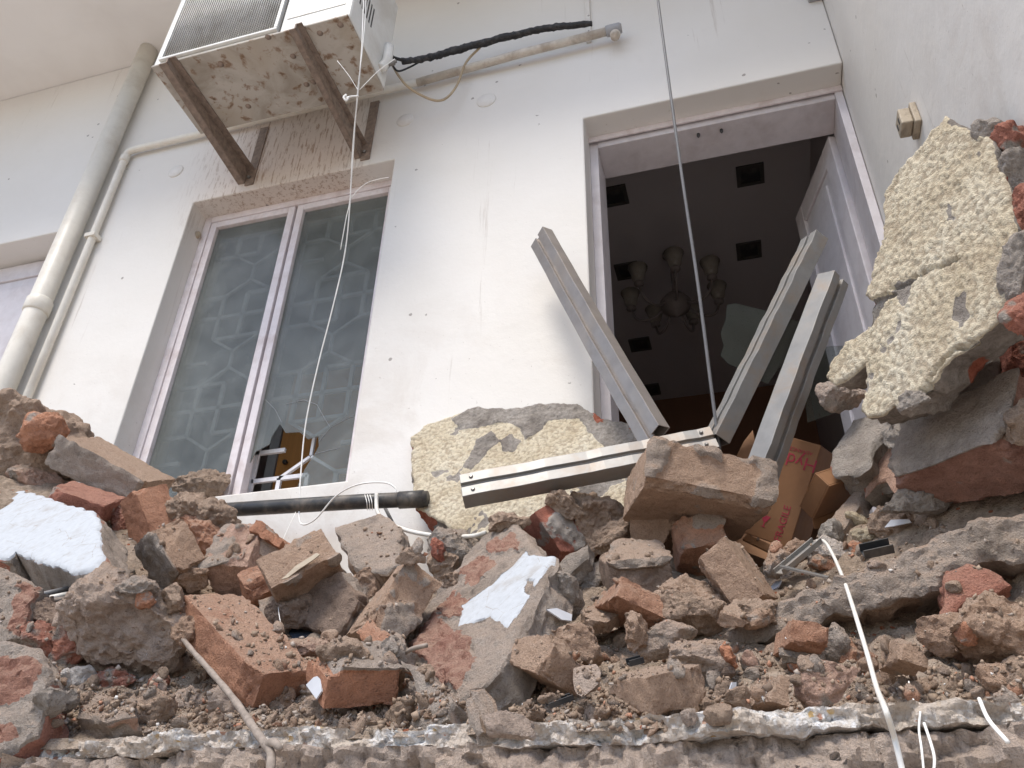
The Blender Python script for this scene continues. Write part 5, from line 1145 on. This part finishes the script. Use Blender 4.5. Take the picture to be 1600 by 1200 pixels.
sheet('glass_shard', [(1282,542),(1318,540),(1330,570),(1318,640),(1262,660),(1255,600)], 2.08, (0.1, -0.95, -0.3), 0.005, MAT['shard'], 'dark glass pane behind the shorter profile', 'glass')

# ------------------------------------------------------------------ cardboard boxes
def carton(P0, P1, P2, P3, Yc, label, text=False):
    r0, D, L = solve_box((P0, P1, P2, P3)); cen = r0+D@L/2; s = Yc/(M.T@cen)[1]
    L = np.clip(L*s, 0.05, 0.34); Dw = M.T@D; cor = O+M.T@(r0*s); e = empty('cardboard_box', cor+Dw@(L/2), label, 'box', 'cardboard boxes')
    t = 0.004
    def wallp(nm, o_, u_, v_, w_, mat=MAT['card']):   # panel from corner o_ with edge vectors
        c = [o_, o_+u_, o_+u_+v_, o_+v_]; return MB().hexa([*c, *[p+w_ for p in c]]).build(nm, mat, e, bevel=0.0012)
    A_, B_, C_ = Dw[:, 0]*L[0], Dw[:, 1]*L[1], Dw[:, 2]*L[2]; a1, b1, c1 = Dw.T
    wallp('front_panel', cor, A_, B_, c1*t); wallp('side_panel', cor+c1*(t+0.0003), B_, C_-c1*2*t, a1*t); wallp('side_panel', cor+A_-a1*t+c1*(t+0.0003), B_, C_-c1*2*t, a1*t)
    wallp('back_panel', cor+C_-c1*t, A_, B_, c1*t); wallp('top_panel', cor+a1*(t+0.0003)+c1*(t+0.0003), A_-a1*(2*t+0.0006), C_-c1*(2*t+0.0006), b1*t)
    wallp('flap', cor+B_+b1*0.001, A_*0.98, B_*0.16-c1*L[1]*0.14, c1*t)
    if text:
        def word(txt, u, v, size, ang=180):
            cu = bpy.data.curves.new('print', 'FONT'); cu.body = txt; cu.size = size; cu.extrude = 0.0002; cu.align_x = 'CENTER'; cu.align_y = 'CENTER'
            tmp = bpy.data.objects.new('print', cu); COL.objects.link(tmp); dg = bpy.context.evaluated_depsgraph_get(); dg.update()
            me = bpy.data.meshes.new_from_object(tmp.evaluated_get(dg)); bpy.data.objects.remove(tmp); me.materials.clear(); me.materials.append(MAT['redink'])
            # text x runs along A (right to left in the picture), text up runs down the box: the carton lies upside down
            ca, sa = math.cos(math.radians(ang)), math.sin(math.radians(ang)); X_ = a1*-1; Yv = b1*-1; nn = -c1
            ex = X_*ca+Yv*sa; ey = -X_*sa+Yv*ca
            if np.cross(ex, ey)@nn < 0: ex = -ex
            pos = cor+a1*u*L[0]+b1*v*L[1]-c1*0.0006
            mw = Matrix(((ex[0], ey[0], nn[0], pos[0]), (ex[1], ey[1], nn[1], pos[1]), (ex[2], ey[2], nn[2], pos[2]), (0, 0, 0, 1)))
            o = bpy.data.objects.new('printed_word', me); COL.objects.link(o); o.parent = e; o.matrix_parent_inverse = Matrix.Translation(-e.location); o.matrix_basis = mw
        word('Hydras', 0.42, 0.20, L[0]*0.32); word('ADVANCED ELECT', 0.45, 0.10, L[0]*0.085); word('FRAGILE', 0.22, 0.80, L[0]*0.17, 90)
        def mark(pts, nm):
            v, f = prism([cor+a1*u*L[0]+b1*v_*L[1]-c1*0.0009 for u, v_ in pts], c1, 0.0003); MB().add(v, f).build(nm, MAT['redink'], e)
        mark([(0.52, 0.55), (0.60, 0.60), (0.55, 0.60), (0.55, 0.66), (0.49, 0.66), (0.49, 0.60), (0.44, 0.60)], 'printed_arrow')
        mark([(0.44, 0.78), (0.60, 0.78), (0.55, 0.84), (0.53, 0.84), (0.53, 0.88), (0.57, 0.89), (0.47, 0.89), (0.51, 0.88), (0.51, 0.84), (0.49, 0.84)], 'printed_glass')
        mark([(0.68, 0.86), (0.72, 0.82), (0.78, 0.80), (0.84, 0.82), (0.87, 0.86), (0.79, 0.86), (0.79, 0.90), (0.77, 0.90), (0.77, 0.86)], 'printed_umbrella')
    return e
carton((1283,696),(1196,665),(1236,858),(1306,714), 2.16, 'brown cardboard box with red print standing upside down in the rubble', True)
carton((1296,760),(1350,742),(1270,812),(1276,742), 2.02, 'crumpled cardboard box wedged right of the printed one')
sheet('paper_sheet', [(1048,702),(1112,699),(1104,715),(1085,720),(1070,716)], 2.04, (0, -0.9, 0.4), 0.001, MAT['purple'], 'purple paper sticking out behind the big dusty block', 'paper')
sheet('cardboard_strip', [(1160,842),(1168,834),(1228,862),(1218,870)], 1.98, (0, -0.9, 0.5), 0.006, MAT['card'], 'torn cardboard strip at the foot of the printed box', 'cardboard')
sheet('cardboard_strip', [(1146,722),(1162,690),(1176,672),(1180,690),(1166,724)], 2.10, (0.1, -0.9, 0.4), 0.005, MAT['card'], 'cardboard corner between the two right profiles', 'cardboard')

# ------------------------------------------------------------------ pipe, rods, cables and litter on the heap
bpz = [at(300, 800, 2.14), at(430, 792, 2.13), at(560, 784, 2.11), at(668, 779, 2.12)]
pe = empty('black_pipe', bpz[0], 'black plastic pipe lying level under the window', 'pipe'); MB().tube(bpz, 0.0235, 20).build('pipe_run', MAT['black'], pe, True)
MB().tube([at(624, 781.5, 2.112), at(662, 779.3, 2.119)], 0.0265, 20).build('coupling', MAT['black'], pe, True)
tag(MB().tube([at(600, 790, 2.16), at(618, 826, 2.16), at(644, 866, 2.12)], 0.0055, 10).build('steel_rod', MAT['steel'], smooth=True), 'thin grey rod leaning below the black pipe', 'rod')
cable('cable', ((588, 772, 2.06), (590, 800, 2.05), (606, 816, 2.04), (640, 830, 2.02), (690, 838, 2.0), (735, 838, 1.98), (760, 832, 1.97)), 0.0062, MAT['whitec'], 'white cable curving from the black pipe to the diagonal fragment', 'cable')
wc = [(1276, 846, 0.05), (1288, 846, 0.06), (1302, 868, 0.07), (1318, 905, 0.12), (1330, 940, 0.15), (1344, 985, 0.13), (1356, 1025, 0.07), (1370, 1075, 0.06), (1384, 1110, 0.05)]
cable('cable', [(x, y, surf(x, y)-d) for x, y, d in wc]+[(1398, 1155, 1.11), (1415, 1225, 1.07)], 0.0035, MAT['whitec'], 'white cable trailing down over the right front of the heap', 'cable')
tw = empty('twig', at(430, 1170, 1.17), 'bare grey twig lying across the slab edge at the lower left', 'twig')
tp = spline([at(*q) for q in ((276, 985, 1.46), (300, 1016, 1.40), (330, 1050, 1.33), (365, 1092, 1.25), (395, 1135, 1.17), (418, 1168, 1.13))], 6)
MB().tube(tp, [0.0042+0.0028*math.sin(i*0.9)**2*0.4+0.0018*i/len(tp) for i in range(len(tp))], 9).build('stem', MAT['bark'], tw, True)
MB().tube(spline([at(*q) for q in ((416, 1164, 1.13), (424, 1180, 1.12), (421, 1215, 1.10))], 4), 0.0065, 8).build('branch', MAT['bark'], tw, True)
MB().tube(spline([at(*q) for q in ((414, 1164, 1.13), (428, 1160, 1.12), (438, 1170, 1.11))], 4), [0.005, 0.0055, 0.006, 0.0065, 0.0065, 0.006, 0.006, 0.005, 0.004], 8).build('knot', MAT['bark'], tw, True)
tg = MB().tube(spline([at(*q) for q in ((628, 1024, 1.42), (644, 1014, 1.40), (668, 1008, 1.40))], 5), 0.0042, 8).build('twig', MAT['bark'], smooth=True); tag(tg, 'short twig stub poking out left of the diagonal fragment', 'twig')
for k, (pp, lb) in enumerate(((((40, 935, 1.58), (115, 918, 1.62)), 'dark rod in the hollow under the white painted chunk'), (((45, 945, 1.57), (116, 934, 1.60)), 'dark brown stick just below the rod in the hollow'), (((60, 938, 1.60), (118, 926, 1.64)), 'white rod between two dark ones in the left hollow'))):
    tag(MB().tube([at(q[0], q[1], surf(q[0], q[1])-0.075) for q in pp], 0.0065 if k < 2 else 0.006, 9).build('rod', (MAT['steel'], MAT['bark'], MAT['whitec'])[k], smooth=True), lb, 'rod')
for k, pp in enumerate((((1438, 1112, 1.16), (1436, 1140, 1.15), (1440, 1170, 1.13), (1444, 1210, 1.12)), ((1444, 1130, 1.15), (1454, 1160, 1.13), (1460, 1185, 1.12), (1458, 1215, 1.11)), ((1530, 1092, 1.18), (1545, 1125, 1.13), (1575, 1160, 1.10)), ((1420, 1065, 1.25), (1424, 1085, 1.22), (1431, 1102, 1.19)))):
    lb = ('left thin white fibre hanging over the slab edge at the right', 'right thin white fibre hanging over the slab edge at the right', 'thick white fibre strand at the lower right corner', 'short white fibre in the dust right of the white cable')[k]
    tag(MB().tube(spline([at(*q) for q in pp], 6), (0.0014, 0.0018, 0.0026, 0.0011)[k], 6).build('fibre', MAT['string'], smooth=True), lb, 'fibre')
def channel(label, a, b, w_, mat, flange=0.012, up=(0, -0.5, 0.85)):
    a = np.asarray(a); b = np.asarray(b); ax = b-a; ax /= np.linalg.norm(ax); n = np.asarray(up, float); n -= ax*(n@ax); n /= np.linalg.norm(n); s = np.cross(ax, n); m = MB()
    for u0, u1, h0, h1 in ((-w_/2, w_/2, 0, 0.003), (-w_/2, -w_/2+0.003, 0.0031, flange), (w_/2-0.003, w_/2, 0.0031, flange)):
        m.hexa([p+s*u+n*h for h in (h0, h1) for p, u in ((a, u0), (b, u0), (b, u1), (a, u1))])
    return tag(m.build('metal_strip', mat), label, 'metal strip')
channel('grey aluminium channel piece poking from the soil beside the box', at(1218, 898, 1.74), at(1278, 848, 1.80), 0.026, MAT['alu'])
channel('thin aluminium strip lying across the channel piece', at(1218, 886, 1.72), at(1294, 904, 1.70), 0.012, MAT['alu'], 0.004)
channel('short black plastic channel on the soil at the right', at(1348, 868, 1.70), at(1394, 858, 1.70), 0.032, MAT['dark'], 0.018, up=(0, -0.7, 0.6))
channel('dark plastic bit lying in the front soil', at(856, 1106, 1.30), at(894, 1092, 1.32), 0.014, MAT['dark'], 0.008)
channel('dark wedge-shaped scrap in the soil above the buried brick', at(982, 1040, 1.44), at(1004, 1034, 1.45), 0.018, MAT['dark'], 0.01)
bpy.context.view_layer.update()
sheet('tarpaulin_scrap', [(448,984),(470,978),(500,982),(516,1000),(500,1005),(462,1004)], surf(480, 992)-0.03, (-0.1, -0.85, 0.5), 0.003, MAT['navy'], 'dark blue scrap of tarpaulin under the gold-patched brick', 'tarpaulin', True)
for k, (pl, lb) in enumerate((([(854,952),(870,950),(894,960),(893,970),(878,968)], 'white paint flake curling above the shadowed brick'), ([(478,1070),(490,1058),(502,1055),(502,1080),(494,1092),(488,1084)], 'pale blue paint flake beside the front orange brick'), ([(1203,918),(1212,908),(1221,906),(1216,916),(1206,923)], 'white paper scrap on the soil right of centre'), ([(1382,824),(1392,812),(1420,811),(1424,816),(1396,822)], 'white scrap on the soil above the long slab'), ([(1140,1078),(1144,1066),(1151,1066),(1150,1080)], 'light blue chip among the front pebbles'))):
    c_ = np.array(pl, float).mean(0); sheet('paint_flake', pl, surf(*c_)-(0.05 if k != 3 else 0.04), (-0.15, -0.75, 0.6), 0.003, MAT['flake'], lb, 'flake', True)
# gold patch on the brick
sheet('paper_scrap', [(440,905),(462,884),(494,864),(500,866),(490,874),(466,890),(450,902)], surf(470, 885)-0.075, (-0.2, -0.75, 0.6), 0.002, MAT['bakelite'], 'pale gold paper stuck on the broken brick centre-left', 'paper', True)

# ------------------------------------------------------------------ loose fragments
rs = np.random.RandomState(7); base = []
for k in range(14):
    base.append(rockmesh('fragment', (0.03, 0.024, 0.02), 900+k*3, 0.5 if k % 3 == 0 else 0.05, 9, (0, 0, 0, 1.0)[k % 4], res=0.0038, nmax=6, flat=True))
bpy.context.view_layer.update()
tiny_v = []; tiny_f = []; nt_ = 0; cnt = 0
def spot():
    while True:
        q_ = None
        if rs.rand() < 0.62: px, py = rs.uniform(0, 1600), 1145-abs(rs.normal(0, 60))
        else: px, py = rs.uniform(0, 1600), rs.uniform(820, 1140)
        q_ = hitpoint(px, py)
        if q_ is not None and 1.2 < q_[0][1] < 2.1 and q_[1].z > 0.3 and 'cable' not in q_[2] and 'alumin' not in q_[2] and 'section' not in q_[2] and 'string' not in q_[2] and 'panel' not in q_[2] and 'wall_frag' not in q_[2] and 'flake' not in q_[2] and 'twig' not in q_[2] and 'stem' not in q_[2] and 'paper' not in q_[2] and 'chip' not in q_[2]: spot.on = q_[2].split('.')[0]; return q_[0]
big = []
for k in range(300):
    p = spot(); s = 0.3+0.95*rs.rand()**2.0; big.append((s, p, spot.on))
for s, p, on in big:
    me = base[rs.randint(14)]; o = bpy.data.objects.new('fragment', me); COL.objects.link(o)
    z = p[2]; o.location = (p[0], p[1], z+0.004*s); o.rotation_euler = tuple(rs.uniform(0, 6.28, 3)); o.scale = (s, s*rs.uniform(0.7, 1.1), s*rs.uniform(0.6, 1))
    tn = str(rs.choice(['TN', 'BR', 'BR', 'GR', 'OR', 'PG', 'BR', 'TN', 'BR'])); o['tint'] = TINT[tn]; o['dust'] = float(rs.uniform(0.7, 1.3))
    where = {'rubble_soil': 'the soil of the heap', 'terrazzo_layer': 'the broken slab edge', 'mortar_bed': 'the broken slab edge', 'brick': 'a brick', 'brick_fragment': 'a broken brick', 'mortar_lump': 'a mortar lump', 'mortar_slab': 'the long slab', 'mortar_fragment': 'a mortar piece'}.get(on, 'the rubble'); qx = pj(p)[0]
    tag(o, f"small {dict(TN='tan', BR='brown', GR='grey', OR='orange', PG='pale')[tn]} {'chip' if s < 0.5 else 'fragment' if s < 0.85 else 'stone'} lying on {where} {'at the far left' if qx < 320 else 'left of centre' if qx < 640 else 'in the middle' if qx < 960 else 'right of centre' if qx < 1280 else 'at the far right'}", 'fragment', 'loose fragments on the rubble heap')
bv, bf = cubegrid(1, 1, 1); bdir = bv/np.linalg.norm(bv, axis=1, keepdims=True)
for k in range(3600):
    p = spot(); z = p[2]; s = 0.0014+0.0075*rs.rand()**4
    v = bdir*rs.uniform(0.45, 1.2, (len(bdir), 1))*s*rs.uniform(0.4, 1.3, 3); q = rs.normal(size=(3, 3)); q, _ = np.linalg.qr(q)
    tiny_v.append(v@q+[p[0], p[1], z+s*0.4]); tiny_f.append(bf+nt_); nt_ += len(v)
gm_, t_, P_, N_ = newmat('mixed_grit'); gi = N_('NewGeometry')
r_ = rampnode(N_, [(0, (0.25, 0.18, 0.13)), (0.35, (0.34, 0.255, 0.19)), (0.65, (0.38, 0.325, 0.28)), (0.84, (0.42, 0.22, 0.145)), (0.88, (0.2, 0.145, 0.11)), (0.985, (0.62, 0.6, 0.58))], 'CONSTANT'); t_.links.new(gi.outputs['Random Per Island'], r_.inputs[0]); t_.links.new(r_.outputs[0], P_.inputs['Base Color']); P_.inputs['Roughness'].default_value = 0.95
gt = link('grit', mesh('grit', np.vstack(tiny_v), np.vstack(tiny_f), gm_)); tag(gt, 'fine grit and crumbs scattered over the rubble heap', 'grit', kind='stuff')
